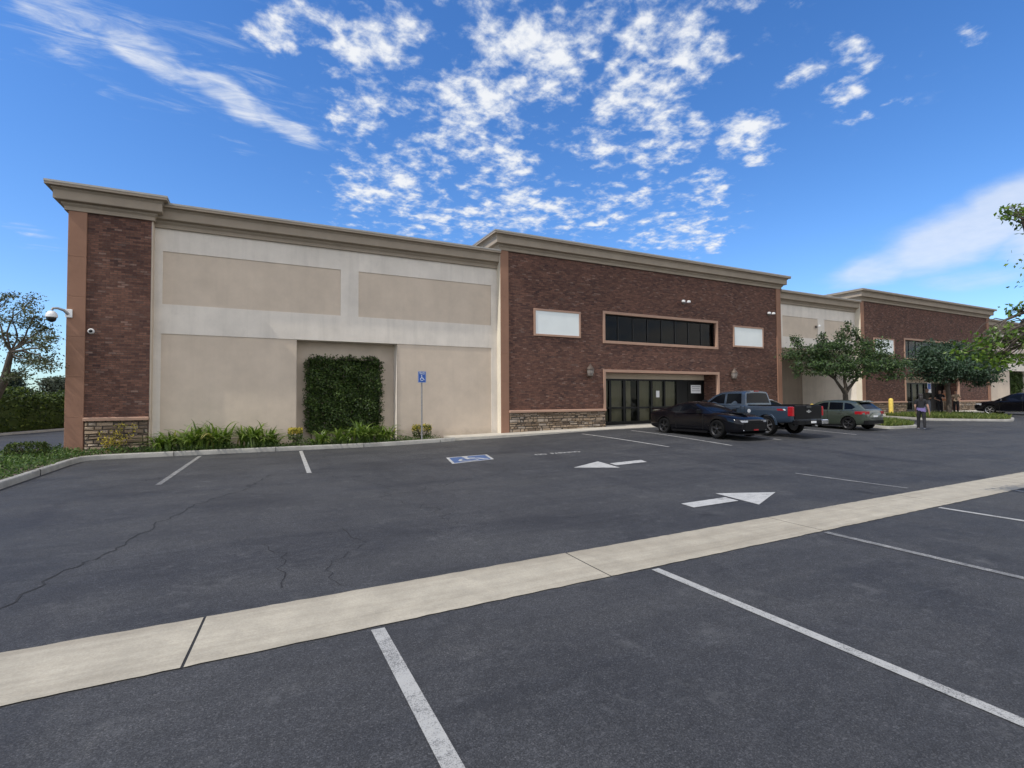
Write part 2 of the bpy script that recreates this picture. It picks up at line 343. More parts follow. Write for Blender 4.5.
# exposure and sky settings
SUN, SKY_STR, EXPOSURE = 2.4, .15, .5
SKY_SAT, SKY_HUE, SKY_DUST = 1.27, .508, .3
CLOUD_LO, CLOUD_HI = (2.9, 3.35, 4.0), (4.3, 4.4, 4.55)
CL=[(-0.37,1.337,8.51,3.79,-2.76,11.35,0.8,1),(-0.227,1.407,5.98,2.69,-7.87,9.75,0.85,1),(-0.079,1.494,6.05,2.15,-9.2,11.38,0.8,1),(0.081,1.578,6.75,1.38,-7.96,14.35,0.75,1),(-0.361,1.511,6.95,3.22,-12.66,16.15,0.55,1),(-0.176,1.575,7.36,2.35,-10.46,19.13,0.4,1),(0.018,1.779,7.72,1.27,-7.79,17.22,0.35,1),(-0.511,1.535,16.68,5.37,3.83,10.1,0.2,1),(-0.815,2.568,10.79,3.99,-5.43,10.29,0.5,1),(-0.792,2.743,9.84,3.01,-0.61,13.88,0.4,1),(0.05,1.197,11.31,-0.53,5.01,11.39,0.8,0),(0.24,1.174,6.95,-3.64,7.03,6.45,0.95,0),(0.251,1.428,10.26,-1.82,3.99,9.04,0.85,0),(0.327,1.34,11.55,-2.83,4.37,9.61,0.6,0),(0.409,1.822,5.67,-0.78,0.24,4.66,0.9,0),(0.598,1.951,6.05,-1.85,1.82,4.12,0.7,0),(0.483,1.522,5.8,-3.32,6.85,4.88,0.7,0),(0.535,1.243,4.22,-3.67,5.53,3.29,0.95,0),(0.583,1.026,5.1,-3.85,4.75,5.75,1,0),(0.65,0.896,9.35,-6.66,4.82,9.34,0.7,0),(0.582,1.475,7.4,-2.9,2.66,5.64,0.75,0),(0.742,1.492,7.48,-3.69,2.33,4.75,0.85,0),(0.931,1.768,4.05,-2.12,2.03,4.12,0.8,0),(0.822,1.917,5.56,-2.37,2.34,4.98,0.7,0),(0.68,1.068,9.34,-5.86,4.37,8.58,0.9,0),(0.964,1.284,9.92,-7.35,3.36,6.35,0.6,0),(1.194,1.661,5.12,-3.64,2.49,4.67,0.7,0),(0.92,1.046,4.76,-5.73,4.75,3.75,0.95,0),(0.849,0.854,6.25,-4.63,2.38,8.04,0.95,0),(0.936,0.823,11.87,-13.18,6.77,12.29,0.7,0),(1.097,1.182,7.28,-6.65,2.59,4.69,0.8,0),(1.239,1.415,8.26,-7.13,2.86,5.16,0.65,0),(1.14,1.101,4.95,-7.44,8.95,4.13,0.75,0),(1.319,1.027,7.09,-8.91,4.2,7.18,0.95,0),(1.441,1.3,7.7,-8.4,3.98,6.8,0.85,0),(1.643,1.624,3.72,-3.71,2.51,4.23,0.8,0),(1.824,1.612,11.39,-12.72,5.34,8.66,0.9,0),(1.429,1.635,5.18,-4.47,2.93,5.18,0.6,0),(0.833,0.756,5.72,-6.14,13.81,25.47,0.65,0),(1.232,0.679,9.33,-13.03,7.93,23.73,0.75,0),(1.326,0.675,10.81,-20.51,14.24,23.88,0.7,0),(1.209,0.786,12.76,-19.08,12.05,20.72,0.75,0),(1.364,0.767,8.22,-14.18,10.4,17.37,0.7,0),(1.513,0.718,10.43,-21.28,10.98,17.84,0.5,0),(1.406,0.524,12.27,-31.46,16.73,27.65,0.65,0),(0.96,0.686,6.31,-8.57,22.0,39.45,0.55,0),(1.47,0.802,10.7,-19.06,13.53,22.19,0.4,0),(2.606,1.042,0.81,-2.63,3.17,-0.92,1,2),(2.407,0.8,1.55,-6.39,4.1,-0.97,1,2),(2.708,1.382,1.43,-3.32,3.71,-0.29,0.85,2),(3.227,1.235,1.24,-3.34,3.49,1.97,0.55,2),(2.785,0.783,1.06,-4.66,2.01,-0.26,1,2),(0.77,1.326,1.23,-0.71,0.75,1.48,0.2,0),(0.653,1.025,1.75,-1.1,2.02,3.97,0.28,0),(0.458,1.801,3.91,-1.0,1.26,2.9,0.5,0),(1.299,1.604,1.8,-1.45,1.6,2.91,0.45,0),(0.689,1.911,2.15,-0.77,1.38,3.04,0.5,0),(0.152,1.264,10.95,-1.35,2.12,4.79,0.2,0),(1.344,0.719,2.6,-4.71,2.43,4.06,0.14,0),(-0.25,1.433,2.69,1.17,-2.63,3.55,0.42,1),(-0.398,1.443,5.39,1.89,0.53,6.47,0.35,1),(0.104,1.529,4.32,0.51,-1.6,6.88,0.4,1),(-0.092,1.335,4.14,1.5,-5.53,10.02,0.4,1),(-0.639,1.492,7.55,4.27,-2.61,5.92,0.7,1),(1.755,0.387,2.61,-11.09,4.34,6.81,0.7,0),(0.37,0.858,4.06,-1.73,3.75,7.64,0.9,0),(0.821,0.603,4.58,-6.02,6.38,11.69,0.7,0),(-0.1,1.076,6.03,1.93,-0.51,10.68,0.7,1)]
# ------------------------------------------------------------------ ground
def sheet(name, xs, ys, zf, mat):
    mb = MB(); nx = len(xs)
    vs = [(x, y, zf(x, y)) for y in ys for x in xs]
    fs = [(j * nx + i, j * nx + i + 1, (j + 1) * nx + i + 1, (j + 1) * nx + i) for j in range(len(ys) - 1) for i in range(nx - 1)]
    mb.add(vs, fs, 0, True); return kind(mb.build(name, mat), 'structure')
def frange(a, b, s):
    o = []; x = a
    while x < b - 1e-6: o.append(x); x += s
    return o + [b]
kind(MB().flat([(-3000, -3000, -.06), (3000, -3000, -.06), (3000, 3000, -.06), (-3000, 3000, -.06)]).build('ground', M['earth']), 'structure')
sheet('parking_lot', [-90, -40, -20] + frange(-12, 60, 1.0) + [75, 95, 130], [-70, -30, -10] + frange(-4, 24, .8) + [30, 45, 70, 120], lot_z, M['asphalt'])

def strip(mb, pts, w, dz=.005, step=.5, m=0):
    """painted line or ribbon on the lot following its slope; pts 2-D, w width or (w0,w1)"""
    for a, b in zip(pts, pts[1:]):
        a = Vector(a); b = Vector(b); d = b - a; L = d.length
        if L < 1e-4: continue
        n = Vector((-d.y, d.x)) / L; k = max(1, int(L / step)); vs = []; fs = []
        for i in range(k + 1):
            p = a + d * i / k
            for s in (-1, 1):
                q = p + n * s * w / 2; vs.append((q.x, q.y, lot_z(q.x, q.y) + dz))
        for i in range(k): fs.append((2 * i, 2 * i + 1, 2 * i + 3, 2 * i + 2))
        mb.add(vs, fs, m)
    return mb
def poly_on_lot(mb, pts, dz=.005, m=0):
    return mb.flat([(x, y, lot_z(x, y) + dz) for x, y in pts], m)

# the concrete valley gutter crossing the lot, in slabs with joints between
def gut_y(x): return 4.54 + .021 * x
mb = MB()
xs = [-.40 + 3.62 * k for k in range(-8, 20)]
for i, (a, b) in enumerate(zip(xs, xs[1:])):
    ja = .010 if abs(a + .40) < .1 else .007; jb = .010 if abs(b + .40) < .1 else .007
    sk = -.08 if abs(a + .40) < .1 else -.02; skb = -.08 if abs(b + .40) < .1 else -.02
    vs = []; fs = []; n = 36
    for k in range(n + 1):
        t = k / n
        for v, dz in ((-.43, .006), (-.05, .004), (.05, .004), (.43, .006)):
            x = a + ja - sk * v + (b - jb - skb * v - a - ja + sk * v) * t
            y = gut_y(x) + v + (random.uniform(-.007, .007) if abs(v) > .2 else 0)
            vs.append((x, y, lot_z(x, y) + dz + .002))
    for k in range(n):
        for q in range(3): fs.append((k * 4 + q, k * 4 + 4 + q, k * 4 + 5 + q, k * 4 + 1 + q))
    mb.add(vs, fs, 0)
kind(mb.build('concrete_gutter', M['gutter']), 'structure')
mb = MB()
for x in xs:
    sk = -.08 if abs(x + .40) < .1 else -.02
    strip(mb, [(x + .43 * sk, gut_y(x) - .43), (x - .43 * sk, gut_y(x) + .43)], .026 if abs(x + .40) < .1 else .014, .0035)
kind(mb.build('gutter_joints', M['crack']), 'structure')

# cracks in the old asphalt
def crack(mb, pts, w=.012, jit=.07, n=9):
    full = []
    for a, b in zip(pts, pts[1:]):
        a = Vector(a); b = Vector(b); d = b - a; nn = Vector((-d.y, d.x)).normalized()
        for i in range(n): full.append(a + d * i / n + nn * random.gauss(0, jit))
    full.append(Vector(pts[-1]))
    for a, b in zip(full, full[1:]): strip(mb, [a, b], w * random.uniform(.35, 1.5), .004, 5)
mb = MB()
crack(mb, [(-2.6, 5.3), (-1.99, 6.03), (-1.77, 7.03), (-1.48, 7.78), (-1.3, 9.0), (-.9, 10.4), (-.1, 11.9), (.31, 13.6)], .017, .045)
crack(mb, [(1.1, 13.9), (1.9, 12.2), (2.5, 10.6), (2.2, 9.2), (2.6, 8.0), (2.55, 6.9)], .008, .08)
crack(mb, [(2.5, 9.6), (3.6, 10.4), (4.9, 10.8), (6.4, 12.9)], .012, .08)
crack(mb, [(.2, 5.4), (.35, 6.3), (.1, 7.1)], .010, .05, 6); crack(mb, [(.7, 5.2), (.8, 6.0), (1.2, 6.6), (1.1, 7.6)], .009, .05, 6)
crack(mb, [(-3.4, 12.6), (-2.2, 14.0), (-1.5, 15.2)], .012, .08)
crack(mb, [(2.2, 14.4), (1.5, 16.2), (2.6, 18.2)], .010, .08)
kind(mb.build('asphalt_cracks', M['crack']), 'structure')

# stall lines and other markings
def line(pts, w, label, m='white_paint', name='parking_line', group='painted parking lines'):
    return tag(strip(MB(), pts, w, .006).build(name, M[m]), label, 'parking line', group)
line([(.865, 4.08), (.885, -1.3)], .105, 'white stall line starting at the gutter left of the frame centre, nearest the camera')
line([(3.76, 4.14), (3.80, -1.2)], .10, 'long white stall line running to the lower right corner of the view')
line([(6.78, 4.20), (6.76, -1.1)], .10, 'worn white stall line below the gutter, third from the left', 'worn_paint')
line([(9.88, 4.27), (9.86, -1.0)], .10, 'white stall line below the gutter, close to the right edge of the view')
line([(12.9, 4.36), (12.9, -.9)], .10, 'short stub of white stall line below the gutter at the right edge', 'worn_paint')
line([(1.42, 19.5), (1.18, 13.5)], .11, 'short white stall line in front of the ivy recess')
line([(-1.62, 19.4), (-1.87, 13.2)], .11, 'faded white stall line in front of the strap-leaf plants at left', 'worn_paint')
line([(12.76, 18.52), (12.49, 13.0)], .10, 'white stall line ahead of the stone base, left of the black coupe')
line([(15.33, 18.3), (14.55, 12.17)], .10, 'white stall line running beside and under the black coupe')
line([(18.15, 18.6), (17.75, 12.6)], .10, 'white stall line between the black coupe and the blue pickup')
line([(22.9, 18.6), (22.6, 12.6)], .10, 'white stall line between the blue pickup and the green hatchback')
line([(11.33, 7.7), (11.44, 5.45)], .10, 'faded white line on the far side of the gutter near the right arrow', 'worn_paint')
mb = MB(); poly_on_lot(mb, [(7.28, 10.96), (8.29, 10.36), (8.5, 11.58)], .006); poly_on_lot(mb, [(8.46, 10.73), (9.56, 10.8), (9.7, 11.19), (8.53, 11.09)], .0085)
tag(mb.build('painted_arrow', M['bright_paint']), 'white arrow on the asphalt pointing left, farther from the gutter', 'road arrow', 'painted arrows')
mb = MB(); poly_on_lot(mb, [(7.71, 6.84), (7.55, 5.79), (8.8, 6.39)], .006); poly_on_lot(mb, [(6.45, 6.45), (6.41, 6.13), (7.51, 6.16), (7.56, 6.49)], .0085)
tag(mb.build('painted_arrow', M['bright_paint']), 'white arrow on the asphalt pointing right, just beyond the gutter', 'road arrow', 'painted arrows')

def access_shapes():
    """wheelchair symbol as 2-D polygons in a unit square (x right, y up)"""
    def disc(cx, cy, r, n=14): return [(cx + r * math.cos(2 * PI * i / n), cy + r * math.sin(2 * PI * i / n)) for i in range(n)]
    def bar(a, b, w):
        a = Vector(a); b = Vector(b); n = Vector((-(b - a).y, (b - a).x)).normalized() * w / 2
        return [tuple(a - n), tuple(b - n), tuple(b + n), tuple(a + n)]
    out = [disc(.43, .86, .075), bar((.42, .76), (.45, .44), .085), bar((.44, .62), (.64, .62), .06), bar((.41, .455), (.70, .455), .075), bar((.68, .47), (.80, .20), .075), bar((.79, .20), (.90, .24), .06)]
    for i in range(12):
        a0 = R(125 + i * 16.5); a1 = R(125 + (i + 1) * 16.5 + 1.2)
        q = lambda a, r: (.46 + r * math.cos(a), .33 + r * math.sin(a))
        out.append([q(a0, .20), q(a0, .265), q(a1, .265), q(a1, .20)])
    return out
hc = thing('accessible_parking_symbol', 'blue and white wheelchair symbol painted on the asphalt', 'road marking', (5.72, 14.12, 0))
def hcp(u, v):                                                 # unit square -> the painted square
    a, b, c, d = Vector((4.87, 13.37)), Vector((6.25, 13.60)), Vector((6.53, 14.76)), Vector((5.19, 14.80))
    p = (a * (1 - u) + b * u) * (1 - v) + (d * (1 - u) + c * u) * v
    return (p.x, p.y)
mb = MB(); poly_on_lot(mb, [hcp(.06, .06), hcp(.94, .06), hcp(.94, .94), hcp(.06, .94)], .006); mb.build('blue_field', M['blue_paint'], hc, hc.location)
mb = MB()
for a, b, c, d in ((0, 1, 0, .06), (0, 1, .94, 1), (0, .06, .06, .94), (.94, 1, .06, .94)): poly_on_lot(mb, [hcp(a, c), hcp(b, c), hcp(b, d), hcp(a, d)], .0065)
mb.build('white_border', M['bright_paint'], hc, hc.location)
mb = MB()
for i, pl in enumerate(access_shapes()): poly_on_lot(mb, [hcp(u, v) for u, v in pl], .010 + .0003 * i)
mb.build('wheelchair_figure', M['bright_paint'], hc, hc.location)

def text_mesh(name, body, size, mat, parent=None, extrude=.001, sx=1.0):
    cu = bpy.data.curves.new(name, 'FONT'); cu.body = body; cu.size = size; cu.align_x = 'CENTER'; cu.align_y = 'CENTER'; cu.extrude = extrude
    to = bpy.data.objects.new(name, cu); COL.objects.link(to); bpy.context.view_layer.update()
    me = bpy.data.meshes.new_from_object(to.evaluated_get(bpy.context.evaluated_depsgraph_get()))
    bpy.data.objects.remove(to)
    me.materials.clear(); me.materials.append(mat)
    o = bpy.data.objects.new(name, me); COL.objects.link(o); o.scale = (sx, 1, 1)
    if parent: o.parent = parent
    return o
for body, x in (('NO', 7.93), ('PARKING', 8.80)):
    o = text_mesh('painted_word', body, .36, M['bright_paint'], sx=.68)
    o.location = (x, 13.72 - .06 * (x - 8.5), lot_z(x, 13.72) + .008); o.rotation_euler = (math.atan2(lot_z(x, 14.2) - lot_z(x, 13.2), 1), -math.atan2(lot_z(x + .5, 13.7) - lot_z(x - .5, 13.7), 1), R(-4))
    tag(o, 'white word %s lettered on the asphalt beyond the wheelchair symbol' % body, 'road lettering')

# kerbs, planter beds, sidewalk
def kerb(name, path, h=.15, w=.15, z=lambda x, y: lot_z(x, y), closed=False):
    mb = MB(); P2 = [Vector(p) for p in path]; n = len(P2); rings = []
    for i, p in enumerate(P2):
        pa = P2[(i - 1) % n] if (closed or i) else p; pb = P2[(i + 1) % n] if (closed or i < n - 1) else p
        da = (p - pa).normalized() if (p - pa).length else None; db = (pb - p).normalized() if (pb - p).length else None
        da = da or db; db = db or da
        na = Vector((-da.y, da.x)); nb = Vector((-db.y, db.x)); nn = (na + nb).normalized(); nn = nn / max(.3, nn.dot(na))
        z0 = z(p.x, p.y)
        rings.append([(p.x + nn.x * o, p.y + nn.y * o, z0 + dz) for o, dz in ((0, -.1), (0, h - .035), (.012, h - .010), (.035, h), (w - .02, h), (w, h - .02), (w, -.1))])
    k = 7; vs = [q for r in rings for q in r]; fs = []
    for i in range(n if closed else n - 1):
        j = (i + 1) % n
        for q in range(k - 1): fs.append((i * k + q, i * k + q + 1, j * k + q + 1, j * k + q))
    if not closed: fs += [tuple(range(k)), tuple(range((n - 1) * k, n * k))[::-1]]
    mb.add(vs, fs, 0, True); return kind(mb.build(name, M['kerb'], sharp=50, weld=.0005), 'structure')
kp = [(-4.70, 7.0)] + [(-4.70, y) for y in (10, 13, 16, 18.5)] + [(-4.66, 19.3), (-4.52, 19.62), (-4.2, 19.78)] + [(x, 19.82) for x in (-3.5, -2, 0, 2, 4, 6, 7.35)]
kerb('kerb', kp[::1])
mb = MB()
for x in (-2.4, .62, 3.66, 6.7): mb.box(x - .006, x + .006, 19.805, 19.99, 0, .153)
for y in (10.2, 13.25, 16.3): mb.box(-4.865, -4.69, y - .006, y + .006, 0, .153)
kind(mb.build('kerb_joints', M['crack']), 'structure')
bed = [(-4.82, 7.0), (-4.82, 19.1), (-4.6, 19.7), (-4.2, 19.94), (7.3, 19.94), (7.3, 21.6), (-3.2, 21.6), (-3.2, 22.5), (-5.4, 23.6), (-6.3, 22.6), (-7.3, 20.9), (-7.95, 22.9), (-8.9, 23.2), (-9.6, 22), (-9.6, 7)]
kind(MB().prism([(x, y) for x, y in bed], -.2, .115, 'z').build('planting_soil', M['soil']), 'structure')
# sidewalk in front of the shops
mb = MB()
xs = [7.35, 8.9, 10.4, 12, 13.5, 15, 16.5, 18, 20, 22, 24, 26, 28, 30, 32.5, 35, 37.5, 40, 43, 46, 50, 54, 58, 62, 66, 71]
for a, b in zip(xs, xs[1:]):
    def sy(x): return interp(x, [7.35, 9.5, 16, 20, 71], [19.97, 19.75, 19.35, 19.3, 19.3])
    b2 = b - .012
    za, zb = walk_z(a), walk_z(b2)
    v = [(a, sy(a), za), (b2, sy(b2), zb), (b2, 25.4, zb), (a, 25.4, za)]
    lo = [(x, y, -.1) for x, y, _ in v]
    mb.add(v + lo, [(0, 1, 2, 3), (0, 4, 5, 1), (1, 5, 6, 2), (2, 6, 7, 3), (3, 7, 4, 0)])
kind(mb.build('sidewalk', M['walk']), 'structure')

# ------------------------------------------------------------------ the building
BL = Vector((-5.5, 20.9, 0))
B = thing('retail_building', 'long flat-roofed shop building with brick fronts, pale stucco bays and taupe cornices', 'building', BL)
def bp(mb, name, mat, parent=None, **kw):
    return mb.build(name, mat, parent or B, BL, **kw)
def wall_face(mb, x0, x1, z0, z1, y, holes, depth=.25, m=0, jm=None):
    """front wall at y with rectangular holes (hx0,hx1,hz0,hz1[,depth]), each with its reveals"""
    X = sorted({x0, x1} | {h[0] for h in holes} | {h[1] for h in holes}); Z = sorted({z0, z1} | {h[2] for h in holes} | {h[3] for h in holes})
    X = [x for x in X if x0 <= x <= x1]; Z = [z for z in Z if z0 <= z <= z1]
    for a, b in zip(X, X[1:]):
        for c, d in zip(Z, Z[1:]):
            cx, cz = (a + b) / 2, (c + d) / 2
            if any(h[0] < cx < h[1] and h[2] < cz < h[3] for h in holes): continue
            mb.add([(a, y, c), (b, y, c), (b, y, d), (a, y, d)], [(0, 1, 2, 3)], m)
    jm = m if jm is None else jm
    for h in holes:
        a, b, c, d = h[:4]; e = y + (h[4] if len(h) > 4 else depth)
        mb.add([(a, y, c), (a, e, c), (a, e, d), (a, y, d)], [(0, 1, 2, 3)], jm); mb.add([(b, y, c), (b, y, d), (b, e, d), (b, e, c)], [(0, 1, 2, 3)], jm)
        mb.add([(a, y, d), (a, e, d), (b, e, d), (b, y, d)], [(0, 1, 2, 3)], jm)
        if c > z0 + .01: mb.add([(a, y, c), (b, y, c), (b, e, c), (a, e, c)], [(0, 1, 2, 3)], jm)
    return mb
CORN = [(.44, 0), (.44, -.035), (.455, -.04), (.455, -.135), (.33, -.145), (.325, -.185), (.29, -.225), (.285, -.24), (.285, -.495), (.265, -.515), (.13, -.53), (.125, -.59), (.065, -.65), (.06, -.68), (.06, -.77), (0, -.77)]
def cornice(path, ztop, name='cornice'):
    """moulding swept along the wall tops, mitred at the corners; path runs so that outside is on its right"""
    P2 = [Vector(p) for p in path]; n = len(P2)
    offs = []
    for i, p in enumerate(P2):
        da = (p - P2[i - 1]).normalized() if i else None; db = (P2[i + 1] - p).normalized() if i < n - 1 else None
        da = da or db; db = db or da
        na = Vector((da.y, -da.x)); nb = Vector((db.y, -db.x)); nn = (na + nb).normalized(); offs.append(nn / nn.dot(na))
    def sweep(prof, nm, mat, par):
        mb = MB(); k = len(prof); vs = []; fs = []
        for p, nn in zip(P2, offs):
            for o, z in prof: vs.append((p.x + nn.x * o, p.y + nn.y * o, ztop + z))
        for i in range(n - 1):
            for q in range(k): r = (q + 1) % k; fs.append((i * k + q, i * k + r, i * k + k + r, i * k + k + q))
        fs += [tuple(range(k)), tuple(range((n - 1) * k, n * k))[::-1]]
        mb.add(vs, fs, 0, True)
        return bp(mb, nm, mat, par, sharp=12, weld=.0005)
    c = sweep([(-.3, -.03)] + [(CORN[3][0] - .002, -.03)] + CORN[3:] + [(-.3, -.77)], name, M['cornice'], B)
    sweep([(-.32, -.028), (-.32, .012), (.462, .012), (.468, -.055), (.458, -.055), (.455, -.028)], 'cap_flashing', M['cap_metal'], c)
    return c

YS, YF = 21.25, 20.9                       # stucco bays / projecting brick fronts
# shell: side, rear and roof
mb = MB(); mb.box(-5.5, -5.2, 21.4, 60, 0, 7.9); mb.box(-5.2, 70.7, 59.7, 60, 0, 7.9); mb.box(70.7, 71, 21.4, 60, 0, 7.9)
bp(mb, 'shell_wall', M['tan_stucco'])
bp(MB().box(-5.2, 70.7, 22.6, 59.7, 7.6, 7.75), 'roof', M['roof'])
mb = MB(); mb.box(9.95, 29.6, 21.4, 40, 7.75, 9.3); mb.box(38.26, 57.68, 21.4, 40, 7.75, 9.3); bp(mb, 'roof_parapet', M['tan_stucco'])

def pilaster(x0, x1, z0, z1, y, name='pilaster', depth=1.2, m='brown_stucco', joints=(1.3, 2.6, 3.9, 5.2, 6.5)):
    mb = MB(); zs = [z0] + [z for z in joints if z0 < z < z1 - .3] + [z1]
    for a, b in zip(zs, zs[1:]): mb.bbox(x0, x1, y, y + depth, a, b - .0005, .012)
    return bp(mb, name, M[m])

# stone base: individual split stones on a mortar bed, under a moulded cap
def stone_base(x0, x1, z0, zt, y, right_end=True):
    mb = MB(); mb.box(x0 + .01, x1 - .01, y - .01, y + .5, z0 - .2, zt, 0)
    z = z0 - .06; row = 0
    while z < zt - .03:
        h = min(random.choice((.07, .09, .11, .13, .16)), zt - z)
        x = x0 - random.uniform(0, .15)
        while x < x1:
            w = random.uniform(.14, .46); a = max(x, x0); b = min(x + w, x1); d = random.uniform(.015, .065)
            if b - a > .03:
                g = .006; j = lambda: random.uniform(-.018, .018)
                v = [(a + g, y, z + g), (b - g, y, z + g), (b - g, y, z + h - g), (a + g, y, z + h - g)]
                c = .016
                k = lambda: random.uniform(0, .022)
                f = [(a + g + c + k(), y - d + j(), z + g + c * .8 + k()), (b - g - c - k(), y - d + j(), z + g + c * .8 + k()), (b - g - c - k(), y - d + j(), z + h - g - c * .8 - k()), (a + g + c + k(), y - d + j(), z + h - g - c * .8 - k())]
                mb.add(v + f, [(4, 5, 6, 7), (0, 1, 5, 4), (1, 2, 6, 5), (2, 3, 7, 6), (3, 0, 4, 7)], 1)
            x += w
        z += h; row += 1
    b = bp(mb, 'stone_base', [M['mortar'], M['stone']])
    bp(MB().bbox(x0 - .03, x1 + .03, y - .11, y + .45, zt, zt + .11, .025), 'stone_cap', M['trim'], b)
    return b

# left corner tower
bp(wall_face(MB(), -4.98, -3.25, 0, 7.98, YF, []), 'brick_wall', M['brick'])
bp(MB().box(-3.252, -3.21, YF + .02, 22.2, 0, 7.98), 'tower_return', M['tan_stucco'])
pilaster(-5.46, -4.98, 0, 7.98, YF - .05)
stone_base(-4.96, -3.27, .12, 1.17, YF - .015)
cornice([(-5.5, 24), (-5.5, YF - .02), (-3.21, YF - .02), (-3.21, YS + .2)], 8.74)

def stucco_bay(x0, x1, panels_hi, panels_lo, recess, zp=(5.20, 7.06), zlo=4.16, z0=0.0, xl=None):
    """pale frame wall with tan panels sunk 25 mm into it and a deeper recess"""
    holes = [(a, b, zp[0], zp[1], .025) for a, b in panels_hi] + [(a, b, z0, zlo, .025) for a, b in panels_lo]
    if recess: holes.append((recess[0], recess[1], z0, recess[2] if len(recess) > 2 else zlo, recess[3] if len(recess) > 3 else .60))
    bp(wall_face(MB(), x0, x1, z0, 8.1, YS, holes), 'stucco_wall', M['light_stucco'])
    for h in holes:
        e = YS + h[4]
        if h[4] > .1:
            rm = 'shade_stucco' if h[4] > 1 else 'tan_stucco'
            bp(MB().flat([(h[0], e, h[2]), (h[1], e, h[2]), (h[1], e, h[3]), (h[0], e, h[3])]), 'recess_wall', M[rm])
        else:
            bp(MB().flat([(h[0], e, h[2]), (h[1], e, h[2]), (h[1], e, h[3]), (h[0], e, h[3])]), 'stucco_panel', M['tan_stucco'])
stucco_bay(-3.21, 9.95, [(-2.97, 3.0), (3.7, 9.65)], [(-2.99, 1.39), (5.29, 9.65)], (1.39, 5.29))
cornice([(-3.21, YS - .02), (9.95, YS - .02)], 8.63)
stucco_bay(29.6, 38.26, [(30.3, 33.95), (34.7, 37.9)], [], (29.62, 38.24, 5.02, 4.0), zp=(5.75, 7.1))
cornice([(29.6, YS - .02), (38.26, YS - .02)], 8.63)
stucco_bay(57.68, 71.0, [(58.0, 63.9), (64.6, 70.6)], [(58.0, 62.6), (66.5, 70.6)], (62.6, 66.5))
cornice([(57.68, YS - .02), (71.2, YS - .02)], 8.63)

def window(x0, x1, z0, z1, panes, pale, y=YF):
    """framed ribbon window set back in the brick; x0..z1 is the outside of its trim"""
    w = bp(MB().box(x0 + .2, x1 - .2, y + .9, y + .92, z0 + .1, z1 - .1), 'window', M['room'])
    t = .135; mb = MB()
    mb.bbox(x0, x1, y - .045, y + .10, z1 - t, z1, .008); mb.bbox(x0, x1, y - .045, y + .10, z0, z0 + t, .008)
    mb.bbox(x0, x0 + t, y - .044, y + .099, z0 + t + .001, z1 - t - .001, .004); mb.bbox(x1 - t, x1, y - .044, y + .099, z0 + t + .001, z1 - t - .001, .004)
    bp(mb, 'trim_frame', M['trim'], w)
    a0, a1, c0, c1 = x0 + t, x1 - t, z0 + t, z1 - t; gy = y + .22; fr = MB()
    fr.box(a0, a1, gy - .03, gy + .04, c0, c0 + .05); fr.box(a0, a1, gy - .03, gy + .04, c1 - .06, c1)
    for k in range(panes + 1):
        x = a0 + (a1 - a0) * k / panes; q = .035 if 0 < k < panes else .05
        fr.box(max(a0, x - q), min(a1, x + q), gy - .029, gy + .039, c0 + .051, c1 - .061)
    bp(fr, 'mullion', M['dark_frame'], w)
    for k in range(panes):
        xa = a0 + (a1 - a0) * k / panes + .035; xb = a0 + (a1 - a0) * (k + 1) / panes - .035
        bp(MB().box(xa, xb, gy, gy + .008, c0 + .05, c1 - .06), 'pane', M['glass'], w)
    if pale is not None:
        xa = a0 + (a1 - a0) * pale / panes + .06; xb = a0 + (a1 - a0) * (pale + 1) / panes - .06
        bp(MB().box(xa, xb, gy + .06, gy + .07, c0 + .04, c1 - .05), 'drawn_blind', M['pale_blind'], w)
    return w

def sign_board(x0, x1, z0, z1, y=YF):
    s = bp(MB().box(x0 + .09, x1 - .09, y - .03, y + .02, z0 + .09, z1 - .09), 'sign_board', M['sign_white'])
    mb = MB(); t = .095
    mb.bbox(x0, x1, y - .055, y + .05, z1 - t, z1, .006); mb.bbox(x0, x1, y - .055, y + .05, z0, z0 + t, .006)
    mb.bbox(x0, x0 + t, y - .054, y + .049, z0 + t + .001, z1 - t - .001, .004); mb.bbox(x1 - t, x1, y - .054, y + .049, z0 + t + .001, z1 - t - .001, .004)
    bp(mb, 'trim_frame', M['trim'], s); return s

